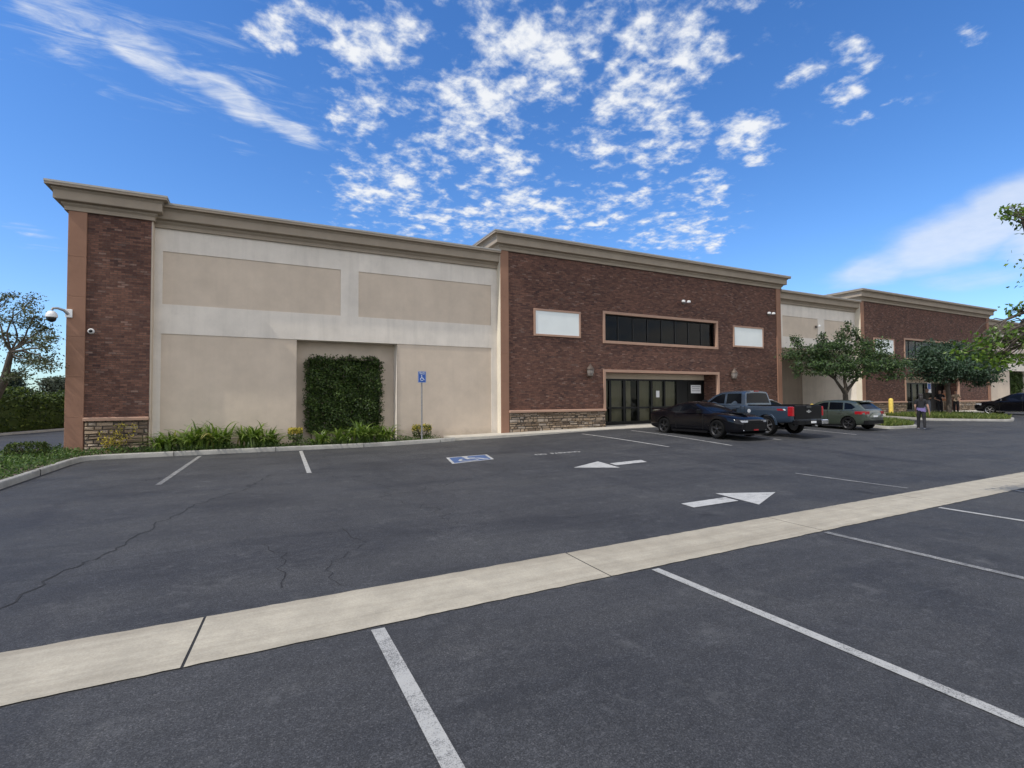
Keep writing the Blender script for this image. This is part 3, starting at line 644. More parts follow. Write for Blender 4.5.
def storefront(ox, dz):
    """recessed glazed entrance; ox shifts the whole module along the facade"""
    y = YF; x0, x1, zt = 15.72 + ox, 24.03 + ox, 3.28 + dz * .3; t = .14; zb = walk_z(20 + ox)
    s = bp(MB().box(x0 + t, x1 - t, 22.86, 22.9, zb, zt), 'storefront', M['room'])
    mb = MB(); mb.bbox(x0, x1, y - .05, y + .12, zt - t, zt, .008)
    mb.bbox(x0, x0 + t, y - .049, y + .119, 1.285 + dz, zt - t - .001, .004); mb.bbox(x1 - t, x1, y - .049, y + .119, 1.285 + dz, zt - t - .001, .004)
    bp(mb, 'trim_frame', M['trim'], s)
    gy = 21.95
    bp(MB().box(x0 + t, x1 - t, gy - .06, gy + .4, 2.86 + dz * .3, zt), 'header', M['tan_stucco'], s)
    xm = [16.93, 17.88, 18.86, 19.83, 20.79, 21.75, 22.66, 23.84]
    xm = [x0 + t + .02 + ox * 0] + [v + ox for v in xm]
    z1 = 2.86 + dz * .3
    fr = MB()
    for i, x in enumerate(xm):
        q = .07 if i in (1, 2, 3, 4) else .055
        fr.box(x - q, x + q, gy - .05, gy + .05, zb, z1)
    fr.box(xm[0], xm[-1], gy - .049, gy + .049, z1 - .09, z1 - .001); fr.box(xm[0], xm[-1], gy - .048, gy + .048, 1.25 + dz * .5, 1.33 + dz * .5); fr.box(xm[0], xm[-1], gy - .047, gy + .047, zb + .001, zb + .16)
    bp(fr, 'mullion', M['dark_frame'], s)
    for i, (a, b) in enumerate(zip(xm, xm[1:])):
        if i == 7: continue
        if i == 3:                                             # the door leaf with pull handle
            d = bp(MB().box(a + .05, b - .05, gy - .006, gy + .006, zb + .1, z1 - .05), 'door', M['door_glass'], s)
        else:
            bp(MB().box(a + .05, b - .05, gy - .005, gy + .005, zb + .1, z1 - .05), 'pane', M['door_glass'], s)
        if i not in (0,):
            bp(MB().box(a + (.24 if i == 2 else .10), b - (.42 if i == 2 else .08), gy + .10, gy + .115, zb + .15, z1 - .1), 'drawn_blind', M['blind'], s)
        else:
            bp(MB().box(a + .3, b - .06, gy + .10, gy + .115, zb + .15, z1 - .1), 'drawn_blind', M['blind'], s)
    bp(MB().box(xm[7 - 1 + 0] + .06, xm[8] - .05, gy - .02, gy + .02, zb, z1 - .09), 'door_panel', M['dark_frame'], s)
    hx = xm[4] - .16
    bp(MB().tube([(hx, gy - .05, 1.05 + dz), (hx, gy - .10, 1.05 + dz), (hx, gy - .10, 1.40 + dz), (hx, gy - .05, 1.40 + dz)], .012), 'door_handle', M['dark_frame'], s)
    return s

def brick_front(x0, x1, ox, dz):
    win = (15.73 + ox, 23.98 + ox, 4.62, 6.27)
    ent = (15.84 + ox, 23.91 + ox, 0, 3.16 + dz * .3)
    holes = [(win[0] + .10, win[1] - .10, win[2] + .10, win[3] - .10, .3), (ent[0], ent[1], ent[2], ent[3], 1.05)]
    bp(wall_face(MB(), x0 + .42, x1 - .42, 0, 8.75, YF, holes), 'brick_wall', M['brick'])
    for a, b in ((x0, x0 + .42), (x1 - .42, x1)): pilaster(a, b, 0, 8.72, YF - .05)
    for a, b in ((x0 - .002, x0 + .1), (x1 - .1, x1 + .002)): bp(MB().box(a, b, YF - .03, 22.4, 0, 8.72), 'front_return', M['cream_stucco'])
    stone_base(x0 + .44, ent[0] - .03, walk_z(x0 + 3), 1.17 + dz, YF - .015); stone_base(ent[1] + .03, x1 - .44, walk_z(x1 - 3), 1.17 + dz, YF - .015)
    cornice([(x0, 24), (x0, YF - .02), (x1, YF - .02), (x1, 24)], 9.42)
    window(*win, 8, 4); storefront(ox, dz)
    sign_board(11.70 + ox, 14.36 + ox, 4.80, 6.10); sign_board(25.25 + ox, 27.92 + ox, 4.82, 6.10)
brick_front(9.95, 29.6, 0, 0)
brick_front(38.26, 57.68, 28.15, .18)

# ------------------------------------------------------------------ things fixed to the walls
lant = thing('wall_lantern', 'bronze wall lantern on the brick left of the nearest entrance', 'wall lamp', (14.80, YF, 2.85), 0, 'wall lanterns')
MB().bbox(-.07, .07, -.03, 0, .05, .5, .008).build('back_plate', M['lamp_bronze'], lant)
MB().tube([(0, -.02, .38), (0, -.14, .46), (0, -.2, .50)], .018).build('bracket', M['lamp_bronze'], lant)
mt = Matrix.Translation((0, -.2, 0))
MB().lathe([(.03, -.02), (.09, .02), (.155, .06), (.17, .07), (.17, .09)], 8, 0, mt, False).build('bottom_cup', M['lamp_bronze'], lant)
lg = MB().lathe([(.12, .09), (.165, .22), (.175, .38), (.16, .40)], 8, 0, mt, False).build('lamp_glass', M['lamp_glass'], lant)
MB().lathe([(.20, .39), (.20, .41), (.12, .52), (.05, .60), (.03, .66), (.0, .70)], 8, 0, mt, False).build('lamp_hood', M['lamp_bronze'], lant)
dup(lant, (25.08, YF, 2.86), 0, 'bronze wall lantern on the brick right of the nearest entrance, above the pickup')

# pole-arm camera on the corner, dome camera on the brick
c = thing('security_camera', 'white dome-headed security camera on an arm off the building corner', 'security camera', (-5.40, 20.83, 4.65), 0, 'security cameras')
MB().bbox(-.08, .10, -.03, .02, -.15, .11, .01).build('wall_plate', M['white_plastic'], c)
MB().tube([(0, -.01, -.05), (-.10, -.06, .06), (-.24, -.10, .11), (-.35, -.12, .10), (-.38, -.12, .03)], [.05, .042, .038, .038, .04], 10).build('arm', M['grey_metal'], c)
mt = Matrix.Translation((-.38, -.12, -.36)) @ Matrix.Scale(.8, 4)
hd = MB().lathe([(.05, .46), (.10, .45), (.16, .38), (.19, .30), (.19, .22), (.17, .20)], 18, 0, mt).build('housing', M['white_plastic'], c)
MB().lathe([(.150, .205), (.148, .14), (.125, .08), (.08, .04), (.03, .02), (0, .018)], 18, 0, mt).build('lens_dome', M['black_plastic'], c)
c = thing('security_camera', 'small white dome camera on the brick of the left corner tower', 'security camera', (-4.83, YF, 4.09), 0, 'security cameras')
mt = Matrix.Rotation(R(90), 4, 'X') @ Matrix.Scale(.75, 4)
MB().lathe([(.12, 0), (.12, .05), (.10, .10), (.08, .12)], 16, 0, mt).build('housing', M['white_plastic'], c)
MB().lathe([(.075, .118), (.06, .15), (.03, .17), (0, .175)], 14, 0, mt @ Matrix.Translation((0.0, 0.0, 0))).build('lens_dome', M['black_plastic'], c)
def flood(loc, label, n=2):
    f = thing('floodlight', label, 'floodlight', loc, 0, 'floodlights on the facade')
    MB().bbox(-.1, .1, -.05, 0, -.08, .08, .01).build('wall_box', M['lamp_bronze'], f)
    for s in ((-1, 1) if n == 2 else (0,)):
        h = MB().bbox(-.085 + s * .2, .085 + s * .2, -.30, -.14, 0, .11, .025).build('lamp_head', M['white_plastic'], f)
        MB().tube([(s * .05, -.03, 0), (s * .2, -.16, 0.02)], .02).build('arm', M['grey_metal'], h)
    return f
flood((21.3, YF, 7.12), 'small twin-head white floodlight above the dark upper window')
flood((28.45, YF, 6.97), 'white twin-head floodlight beside the brown pilaster at the brick corner')
flood((33.75, YS, 6.55), 'single white floodlight on the pale stucco bay beyond the first brick front', 1)

# notices on the entrance glass
n1 = thing('entrance_sign', 'white printed sign on the black panel at the right of the nearest entrance', 'sign', (23.22, 21.9, 2.32))
MB().box(-.40, .40, -.012, 0, -.24, .24).build('board', M['paper'], n1)
mb = MB()
for k, w in enumerate((.66, .58, .62)): mb.box(-w / 2, w / 2, -.0135, -.011, .12 - k * .12, .165 - k * .12)
mb.build('printed_lines', M['ink'], n1)
n2 = tag(MB().box(20.18, 20.42, 21.93, 21.94, 1.85, 2.22).build('paper_notice', M['paper'], None, (20.3, 21.94, 2.0)), 'small white paper notice taped to the glass of the nearest entrance', 'notice')
n3 = thing('entrance_sign', 'pale poster on the dark glass of the far entrance', 'sign', (49.6, 21.88, 2.5))
MB().box(-.3, .3, -.01, 0, -.45, .45).build('board', M['paper'], n3)
MB().box(-.24, .24, -.012, -.009, -.1, .35).build('printed_lines', M['sign_blue'], n3)

# accessible parking sign on its post
sg = thing('parking_sign', 'blue accessible parking sign on a grey steel post in the planting bed', 'sign', (6.02, 20.12, .03))
MB().tube([(0, 0, 0), (0, 0, 2.93)], .032, 10).build('post', M['grey_metal'], sg)
pl = MB().bbox(-.17, .17, -.046, -.034, 2.46, 2.92, .002).build('sign_plate', M['sign_blue'], sg)
mb = MB()
for a, b, c, d in ((-.16, .16, 2.905, 2.911), (-.16, .16, 2.469, 2.475), (-.16, -.154, 2.475, 2.905), (.154, .16, 2.475, 2.905)): mb.box(a, b, -.0485, -.046, c, d)
mb.build('white_border', M['sign_white'], pl)
mb = MB()
for i, p2 in enumerate(access_shapes()): mb.prism([(-.13 + u * .26, 2.52 + v * .26) for u, v in p2], -.0485 - .0002 * i, -.0455, 'y')
mb.build('wheelchair_symbol', M['sign_white'], pl)
for body, z in (('RESERVED', 2.868), ('PARKING', 2.815)):
    o = text_mesh('sign_lettering', body, .062, M['sign_white'], pl, .001, .85); o.location = (0, -.0475, z); o.rotation_euler = (R(90), 0, 0)

# bollards
bo = thing('bollard', 'yellow bollard at the end of the grass island by the far entrance', 'bollard', (37.3, 18.6, .42), 0, 'yellow bollards')
MB().lathe([(.13, 0), (.13, 1.15), (.12, 1.22), (.08, 1.27), (0, 1.29)], 14).build('post', M['yellow'], bo)
MB().lathe([(.24, -.05), (.24, .02), (.2, .03)], 14).build('footing', M['kerb'], bo)
dup(bo, (31.5, 20.2, .10), 0, 'yellow bollard tip showing between the pickup and the green hatchback')
# ------------------------------------------------------------------ vegetation
def rnd_dir():
    while True:
        v = Vector((random.uniform(-1, 1), random.uniform(-1, 1), random.uniform(-1, 1)))
        if .05 < v.length < 1: return v.normalized()
def leaf(mb, p, size, droop=None, asp=.5):
    d = rnd_dir()
    if droop is not None: d = (d + Vector((0, 0, droop))).normalized()
    n = d.cross(rnd_dir()).normalized(); l = size * random.uniform(.65, 1.35); w = l * asp
    b = d.cross(n) * w * .18
    mb.add([p, p + d * l * .5 + n * w * .5 + b, p + d * l, p + d * l * .5 - n * w * .5 + b], [(0, 1, 2, 3)])
def in_blob(c, r, shell=.45):
    v = rnd_dir() * (random.random() ** shell)
    return Vector((c[0] + v.x * r[0], c[1] + v.y * r[1], c[2] + v.z * r[2]))
def limb(mb, a, b, r0, r1, bend=.12, n=5):
    a = Vector(a); b = Vector(b); L = (b - a).length; pts = []
    k = Vector((random.gauss(0, bend), random.gauss(0, bend), abs(random.gauss(0, bend)))) * L
    for i in range(n + 1):
        t = i / n; pts.append(a.lerp(b, t) + k * math.sin(PI * t) + Vector((random.gauss(0, .012), random.gauss(0, .012), random.gauss(0, .012))) * L * (0 < i < n))
    mb.tube(pts, [r0 + (r1 - r0) * i / n for i in range(n + 1)], 6 if r0 > .02 else 4); return pts
def tree(name, label, trunk, rad, forks, clumps, nleaf, size, lmat, group=None, twig=.35, asp=.5, droop=None, shell=.5, sub=4, bark='bark'):
    """tapered trunk, limbs out to every clump, twigs inside the clumps, loose leaves around the twigs"""
    base = Vector(trunk[0]); t = thing(name, label, 'tree', base, 0, group)
    mb = MB(); mb.tube(trunk, rad, 10)
    top = Vector(trunk[-1]); lv = MB(); vol = sum((q[1][0] * q[1][1] * q[1][2]) ** .6 for q in clumps)
    starts = [(Vector(f), r) for f, r in forks] or [(top, rad[-1])]
    for f, r in starts:
        near = min([Vector(q) for q in trunk], key=lambda q: (q - f).length)
        if (near - f).length > .15: limb(mb, near, f, rad[-1] * .85, r * .75, .05, 6)
    for c, r in clumps:
        c = Vector(c); s, sr = min(starts, key=lambda q: (q[0] - c).length)
        pts = limb(mb, s, c, sr * .6, .012, .10, 6)
        tips = []
        for k in range(sub * 3):
            tip = in_blob(c, r, .4); st = pts[random.choice((-1, -2, -3))]
            limb(mb, st, tip, .011, .004, .12, 3); tips.append(tip)
        share = int(nleaf * (r[0] * r[1] * r[2]) ** .6 / vol)
        for k in range(share):
            tip = random.choice(tips) if random.random() < .8 else in_blob(c, r, .33)
            p = tip + Vector((random.gauss(0, twig * r[0]), random.gauss(0, twig * r[1]), random.gauss(0, twig * r[2] * .7)))
            leaf(lv, p, size, droop, asp)
    mb.build('trunk', M[bark], t, base); lv.build('crown', M[lmat], t, base)
    return t

def blobs(cs, r, j=.15): return [(c, tuple(q * random.uniform(1 - j, 1 + j) for q in r)) for c in cs]
tree('lot_tree', 'spreading dark green tree behind the green hatchback, hiding part of the pale bay',
     [(29.5, 16.97, .3), (29.49, 16.95, 1.2), (29.45, 16.96, 1.95)], [.17, .14, .13],
     [((29.45, 16.96, 1.95), .13), ((28.83, 17.14, 2.8), .09), ((30.2, 16.7, 2.9), .09), ((29.3, 17.0, 3.3), .07)],
     blobs([(27.9, 17.3, 4.3), (29.02, 17.2, 4.6), (30.18, 16.63, 4.5), (30.73, 15.8, 4.1), (30.9, 15.21, 3.68), (27.6, 17.5, 3.7), (27.7, 16.8, 3.35), (27.98, 16.09, 3.55), (29.29, 15.66, 3.4), (31.04, 15.68, 3.3), (27.5, 18.1, 4.3), (30.18, 18.32, 4.0), (31.7, 17.0, 4.05), (31.3, 16.7, 4.6), (29.27, 16.58, 3.3), (28.4, 17.8, 4.0)], (.80, .80, .42), .35)
     + blobs([(29.3, 17.1, 5.2), (30.5, 16.9, 5.25), (28.2, 17.4, 5.0), (26.6, 17.8, 3.5), (26.7, 18.0, 4.8), (29.9, 17.0, 5.45), (31.2, 15.5, 3.3)], (.28, .28, .50)),
     13500, .15, 'leaf_mid', 'trees on the grass islands', .26, .42, -.4)
tree('lot_tree', 'rounded blue-green tree in front of the far entrance with people under it',
     [(40.26, 16.71, .3), (40.25, 16.68, 1.6), (40.15, 16.71, 2.5)], [.17, .14, .12],
     [((40.15, 16.71, 2.5), .12), ((39.4, 16.8, 3.2), .08), ((41.0, 16.5, 3.3), .08)],
     blobs([(39.1, 17.3, 4.5), (40.19, 17.16, 4.9), (41.37, 16.57, 4.9), (41.74, 15.83, 4.5), (42.62, 15.41, 3.9), (38.9, 16.9, 3.89), (39.1, 16.23, 3.72), (39.92, 15.67, 3.65), (41.58, 15.4, 3.3), (39.14, 17.2, 3.3), (40.3, 16.61, 3.2), (39.6, 17.88, 4.09), (43.4, 17.02, 4.3), (42.12, 17.89, 4.4), (41.76, 15.88, 3.2)], (.95, .95, .62)),
     17000, .17, 'leaf_cool', 'trees on the grass islands', .28, .42, -.4)
lt = [(-6.49, 21.31, 4.99), (-6.74, 20.79, 4.38), (-6.09, 21.25, 4.17), (-5.75, 20.0, 3.47), (-6.65, 21.77, 3.88), (-7.1, 21.44, 3.76), (-6.18, 21.0, 3.07), (-7.82, 22.34, 4.63), (-8.09, 21.93, 3.92), (-7.74, 21.34, 3.1), (-7.01, 22.31, 3.19), (-5.95, 20.6, 3.82), (-8.61, 22.44, 3.47), (-7.37, 21.98, 5.1), (-6.32, 21.02, 4.45), (-6.68, 20.93, 2.63), (-5.75, 20.2, 2.93), (-8.3, 22.8, 4.9), (-9.1, 22.6, 4.2), (-8.9, 21.6, 3.2)]
tree('street_tree', 'thin leaning tree with sparse small leaves beside the left corner of the building',
     [(-8.4, 22.5, .0), (-7.61, 21.88, 1.49), (-7.12, 21.49, 2.43), (-6.93, 21.37, 3.38)], [.17, .14, .11, .07],
     [((-7.61, 21.88, 1.6), .09), ((-7.12, 21.49, 2.43), .08), ((-6.93, 21.37, 3.38), .06), ((-7.9, 21.9, 2.9), .06)],
     blobs(lt, (.42, .42, .28)), 6200, .085, 'leaf_olive', None, .26, .45, None, .5, 3)
# big tree standing at the right of the camera; only its drooping sprays reach into the view
sp = [(11.50, 3.84, 4.92), (11.75, 3.78, 4.95), (11.95, 3.70, 4.80), (12.3, 3.6, 4.75), (11.85, 3.80, 3.30), (12.1, 3.7, 3.1), (11.57, 3.89, 2.70), (11.15, 4.10, 2.72), (11.35, 4.0, 2.46), (12.0, 3.7, 2.75)]
sp2 = [(14.1 + 1.5 * math.cos(a), 2.9 + 1.5 * math.sin(a), z) for a, z in ((0, 4.4), (1.0, 4.3), (5.2, 3.7), (.5, 3.4), (5.8, 5.1), (4.9, 4.6), (6.0, 4.2))] + [(13.9, 2.5, 5.6)]
tree('shade_tree', 'bright green leafy tree at the right edge, its sprays hanging into the view',
     [(13.3, 2.5, -.05), (13.25, 2.6, 1.2), (13.3, 2.7, 2.3)], [.16, .13, .11],
     [((13.3, 2.7, 2.3), .10), ((12.9, 3.0, 3.2), .07), ((13.4, 2.7, 3.6), .07)],
     blobs(sp, (.24, .22, .13)) + blobs([(11.0, 4.1, 2.6), (11.35, 3.98, 2.85), (11.7, 3.8, 2.5), (11.2, 4.05, 2.42), (11.75, 3.8, 2.9)], (.34, .3, .2)) + blobs(sp2, (.75, .75, .5)), 6200, .085, 'leaf_fresh', None, .30, .55, -.2)
kerb('kerb', [(12.45, 1.75), (14.15, 1.75), (14.15, 3.3), (12.45, 3.3)], .13, .12, closed=True)
kind(MB().box(12.5, 14.1, 1.8, 3.25, -.1, .09).build('planting_soil', M['soil']), 'structure')
# far trees over the hedge
def far_tree(name, label, x, y, h, w, mat, n, size, z0=.9):
    cs = [((x + random.gauss(0, w * .22), y + random.gauss(0, w * .22), z0 + h * random.uniform(.25, .8)), (w * .34, w * .34, h * .2)) for k in range(9)] + [((x, y, h * .86), (w * .25, w * .25, h * .13))]
    return tree(name, label, [(x, y, -.1), (x + .1, y, h * .35), (x, y, h * .7)], [.3, .22, .1], [], cs, n, size, mat, 'trees beyond the hedge', .3, .7, None, .5, 2)
far_tree('far_tree', 'rounded grey-green tree beyond the hedge, next to the building corner', -29.0, 104, 5.4, 4.6, 'leaf_grey', 4200, .34)
far_tree('far_tree', 'dark upright tree beyond the hedge, left of the rounded grey-green one', -33.2, 103, 6.3, 3.2, 'leaf_dark', 3600, .32)
far_tree('far_tree', 'small dark tree beyond the hedge, half hidden by the building corner', -28.0, 118, 4.6, 4.0, 'leaf_dark', 2600, .34)
far_tree('far_tree', 'low dark tree beyond the hedge at the left edge of the view', -40.5, 110, 3.2, 5.0, 'leaf_dark', 2600, .34)
far_tree('far_tree', 'broad grey-green tree beyond the hedge, outermost at left', -50, 104, 6.5, 6.0, 'leaf_grey', 2600, .4)

# hedge along the side road
hx0, hy0, hx1, hy1 = -15.5, 29.0, -6.5, 55.5
hd = Vector((hx1 - hx0, hy1 - hy0)); hl = hd.length; hd /= hl; hn = Vector((-hd.y, hd.x))
he = thing('hedge', 'tall dark green hedge along the far side of the side road', 'hedge', (hx0, hy0, 0))
lv = MB(); br = MB()
for i in range(60):
    t = hl * (i + .5) / 60 + random.uniform(-.1, .1); p = Vector((hx0, hy0)) + hd * t + hn * (1.0 + random.uniform(-.25, .25))
    br.tube([(p.x, p.y, -.05), (p.x + random.gauss(0, .08), p.y, .8), (p.x + random.gauss(0, .2), p.y + random.gauss(0, .2), 2.1)], [.05, .04, .015], 5)
k = 14
core = [[(p.x, p.y, z) for q in range(k + 1) for p in [Vector((hx0, hy0)) + hd * hl * q / k + hn * o]] for o, z in ((.5, .05), (.35, 1.0), (.6, 2.2), (1.4, 2.2), (1.65, 1.0), (1.5, .05))]  # solid core added inside the hedge to block light coming through
vs = [q for row in core for q in row]
br.add(vs, [(a * (k + 1) + q, a * (k + 1) + q + 1, (a + 1) * (k + 1) + q + 1, (a + 1) * (k + 1) + q) for a in range(5) for q in range(k)], 1)
for i in range(17000):
    t = random.random() * hl; hh = 2.30 + .22 * math.sin(t * .8) + .16 * math.sin(t * 2.3 + 1)
    o = 1.0 + random.choice((-1, -1, 1)) * random.uniform(.35, .98); z = .06 + random.random() ** .85 * (hh - .06)
    if random.random() < .25: z = hh + random.gauss(0, .10); o = random.uniform(.1, 1.9)
    p = Vector((hx0, hy0)) + hd * t + hn * (o + .12 * math.sin(t * 1.9 + z))
    leaf(lv, Vector((p.x, p.y, z)), .17, None, .6)
br.build('branches_and_core', [M['bark'], M['leaf_hedge']], he, he.location); lv.build('foliage', M['leaf_hedge'], he, he.location)
q = [Vector((hx0, hy0)) + hd * s + hn * o for s, o in ((0, -.35), (hl, -.35), (hl, 2.6), (0, 2.6))]
kind(MB().prism([tuple(p) for p in q], -.2, .10, 'z').build('hedge_bed', M['soil']), 'structure')
kerb('kerb', [tuple(Vector((hx0, hy0)) + hd * s + hn * -.5) for s in (hl, 0)], .13, .15, lambda x, y: 0)
# clipped box shrub
def clipped(name, label, cat, loc, sx, sy, sz, n, size, mat, group=None, z0=.0, stem=True, top=None, ntop=0):
    t = thing(name, label, cat, loc, 0, group); lv = MB(); st = MB()
    for k in range(7):
        a = random.uniform(0, 2 * PI); st.tube([(.03 * math.cos(a), .03 * math.sin(a), -.03), (sx * .25 * math.cos(a), sy * .25 * math.sin(a), z0 + sz * .5), (sx * .36 * math.cos(a), sy * .36 * math.sin(a), z0 + sz * .85)], [.02, .014, .006], 5)
    for i in range(n):
        u = [random.uniform(-1, 1) for _ in range(3)]; k = random.randrange(3)
        if random.random() < .75: u[k] = math.copysign(random.uniform(.8, 1.0), u[k])
        r = 1 - .10 * (abs(u[0] * u[1]) + abs(u[1] * u[2]) + abs(u[0] * u[2]))
        leaf(lv, Vector((u[0] * sx / 2 * r, u[1] * sy / 2 * r, z0 + sz / 2 + u[2] * sz / 2 * r)), size, None, .6)
    st.build('stems', M['bark'], t); lv.build('foliage', M[mat], t)
    if top:
        tv = MB()
        for i in range(ntop): leaf(tv, Vector((random.uniform(-.5, .5) * sx * .98, random.uniform(-.5, .5) * sy * .98, z0 + sz * random.uniform(.55, 1.03))), size, .5, .6)
        tv.build('golden_tips', M[top], t)
    return t
clipped('box_shrub', 'low clipped dark shrub in the ground cover at the left edge', 'shrub', (-6.12, 20.15, .10), 1.0, .7, .50, 2600, .055, 'leaf_hedge')
clipped('golden_shrub', 'square golden-tipped shrub just left of the ivy', 'shrub', (1.30, 20.55, .10), .50, .45, .42, 500, .06, 'leaf_cover', 'clipped golden shrubs', .22, True, 'leaf_yellow', 620)
clipped('golden_shrub', 'golden-topped shrub with dark lower half behind the parking sign', 'shrub', (6.18, 20.62, .10), .80, .55, .52, 900, .06, 'leaf_hedge', 'clipped golden shrubs', .12, True, 'leaf_yellow', 420)
g = thing('yellow_leaf_shrub', 'straggly bright yellow shrub against the stone base of the corner tower', 'shrub', (-4.1, 20.55, .10))
st = MB(); lv = MB()
for k in range(9):
    a = random.uniform(-.5, .4); h = random.uniform(.45, .95); tip = Vector((a * .8 + (.38 if h > .75 else 0), random.uniform(-.15, .1), h))
    pts = limb(st, (0, 0, -.02), tip, .012, .005, .08, 5)
    for i in range(38): leaf(lv, random.choice(pts[2:]) + Vector((random.gauss(0, .05), random.gauss(0, .05), random.gauss(0, .05))), .075, None, .55)
st.build('stems', M['bark'], g); lv.build('foliage', M['leaf_yellow'], g)

def strap_clump(n, spread, h, seed):
    random.seed(seed); mb = MB()
    for i in range(int(n * .85)):
        a = random.uniform(0, 2 * PI); l = h * random.uniform(1.15, 1.95); w = random.uniform(.060, .092); lean = random.uniform(.2, 1.15) ** .8
        bx, by = random.gauss(0, spread * .30), random.gauss(0, spread * .22); d = Vector((math.cos(a), math.sin(a), 0)); sd = Vector((-d.y, d.x, 0)); vs = []; seg = 6
        for k in range(seg + 1):
            t = k / seg; out = l * lean * (.22 * t + .65 * t * t); z = l * (1.05 * t - (.18 + .62 * lean) * t * t)
            ww = w * (1 - t ** 3 * .9) * (.7 + .6 * t * (1 - t) * 2)
            c = Vector((bx, by, 0)) + d * out + Vector((0, 0, z)); c += sd * random.gauss(0, .006)
            vs += [c - sd * ww / 2 + Vector((0, 0, .006)), c, c + sd * ww / 2 + Vector((0, 0, .006))]
        fs = []
        for k in range(seg): fs += [(3 * k, 3 * k + 1, 3 * k + 4, 3 * k + 3), (3 * k + 1, 3 * k + 2, 3 * k + 5, 3 * k + 4)]
        mb.add(vs, fs)
    return mb
for i, (x, y, n, sp_, h, lab) in enumerate([
    (-2.75, 20.5, 90, .55, .62, 'strap-leaf plant clump nearest the stone base of the corner tower'),
    (-1.95, 20.55, 120, .65, .85, 'tall strap-leaf plant clump, second from the corner tower'),
    (-1.25, 20.6, 120, .65, .88, 'tall strap-leaf plant clump, third from the corner tower, above the faded stall line end'),
    (-.15, 20.5, 120, .62, .80, 'strap-leaf plant clump standing alone between the tall pair and the left golden shrub'),
    (2.15, 20.35, 70, .5, .50, 'small strap-leaf plant clump at the left foot of the ivy'),
    (3.0, 20.4, 95, .55, .60, 'strap-leaf plant clump in front of the middle of the ivy'),
    (3.75, 20.45, 120, .6, .78, 'big strap-leaf plant clump in front of the right half of the ivy'),
    (4.5, 20.45, 100, .6, .68, 'strap-leaf plant clump at the right end of the ivy, under the bright recess edge'),
    (.45, 20.55, 70, .5, .62, 'strap-leaf plant clump close to the left golden shrub on its left')]):
    o = strap_clump(n, sp_, h, 40 + i).build('strap_leaf_plant', M['leaf_strap']); o.location = (x, y, .11)
    tag(o, lab, 'plant', 'strap-leaf plants along the wall')
random.seed(99)
# ground cover
def inside(p, poly):
    c = False; n = len(poly)
    for i in range(n):
        a, b = poly[i], poly[(i + 1) % n]
        if (a[1] > p[1]) != (b[1] > p[1]) and p[0] < (b[0] - a[0]) * (p[1] - a[1]) / (b[1] - a[1]) + a[0]: c = not c
    return c
mb = MB(); n = 0
while n < 26000:
    x, y = random.uniform(-9.5, -3.3), random.uniform(7.2, 24)
    if not inside((x, y), bed): continue
    if x > -5.55 and y > 20.8: continue
    n += 1; hgt = .12 + .10 * abs(math.sin(x * 2.3 + y) * math.cos(y * 1.7)) + .07 * random.random()
    leaf(mb, Vector((x, y, .10 + random.random() * hgt)), .085 if y > 14 else .07, .35, .45)
for i in range(6500):
    x = random.uniform(-3.3, 6.9); y = random.uniform(20.02, 20.75 if x < 4.6 else 20.95)
    if x > 6.3 and random.random() < (x - 6.3) * 1.6: continue
    leaf(mb, Vector((x, y, .11 + random.random() ** 1.5 * (.16 + .06 * math.sin(x * 5)))), .06, .3, .5)
kind(mb.build('ground_cover', M['leaf_cover']), 'stuff')
# ivy square in the recess
iv = thing('ivy_panel', 'square of dense dark ivy trained on the back wall of the stucco recess', 'ivy', (3.15, 21.45, .12))
st = MB(); lv = MB(); random.seed(5)
x0, x1, zt = 1.86, 4.58, 3.42
for k in range(16):
    x = x0 + .2 + (x1 - x0 - .4) * k / 15; pts = [(x + random.gauss(0, .05), 21.80, .1)]
    for z in (.8, 1.6, 2.4, 3.2): pts.append((x + random.gauss(0, .12), 21.76, z))
    st.tube(pts, [.022, .018, .014, .01, .006], 5)
for i in range(15000):
    x = random.uniform(x0, x1); z = random.uniform(.55, zt); wob = .03 * math.sin(z * 5 + x) + .03 * math.sin(z * 13)
    if random.random() < .16: x = random.choice((x0 + wob, x1 + wob)) + random.gauss(0, .045)
    elif random.random() < .08: z = zt + .05 * math.sin(x * 6) + random.gauss(0, .06)
    d = .22 + .15 * math.sin(x * 4.1 + z * 2.2) * math.sin(z * 3.7 - x) + .05 * math.sin(x * 11 + z * 3)
    y = 21.80 - d * (random.random() ** .35)
    leaf(lv, Vector((x, y, z)), .095, -.6, .75)
for i in range(260):                                          # loose shoots along the edges
    s = random.choice('lrt'); L = random.uniform(.08, .26)
    a = Vector((x0, 21.5, random.uniform(.7, 3.4))) if s == 'l' else (Vector((x1, 21.5, random.uniform(.7, 3.4))) if s == 'r' else Vector((random.uniform(x0, x1), 21.5, zt)))
    b = a + Vector(((-L if s == 'l' else L if s == 'r' else random.gauss(0, .05)), random.gauss(0, .04), random.uniform(-.05, .12) if s != 't' else L))
    limb(st, a, b, .005, .003, .1, 3)
    for k in range(5): leaf(lv, a.lerp(b, random.uniform(.3, 1)), .06, None, .7)
st.build('stems', M['bark'], iv, iv.location); lv.build('foliage', M['leaf_ivy'], iv, iv.location)
iv2 = dup(iv, (64.55, 21.45, .62), 0, 'ivy on the far stucco bay behind the black car at the right edge')

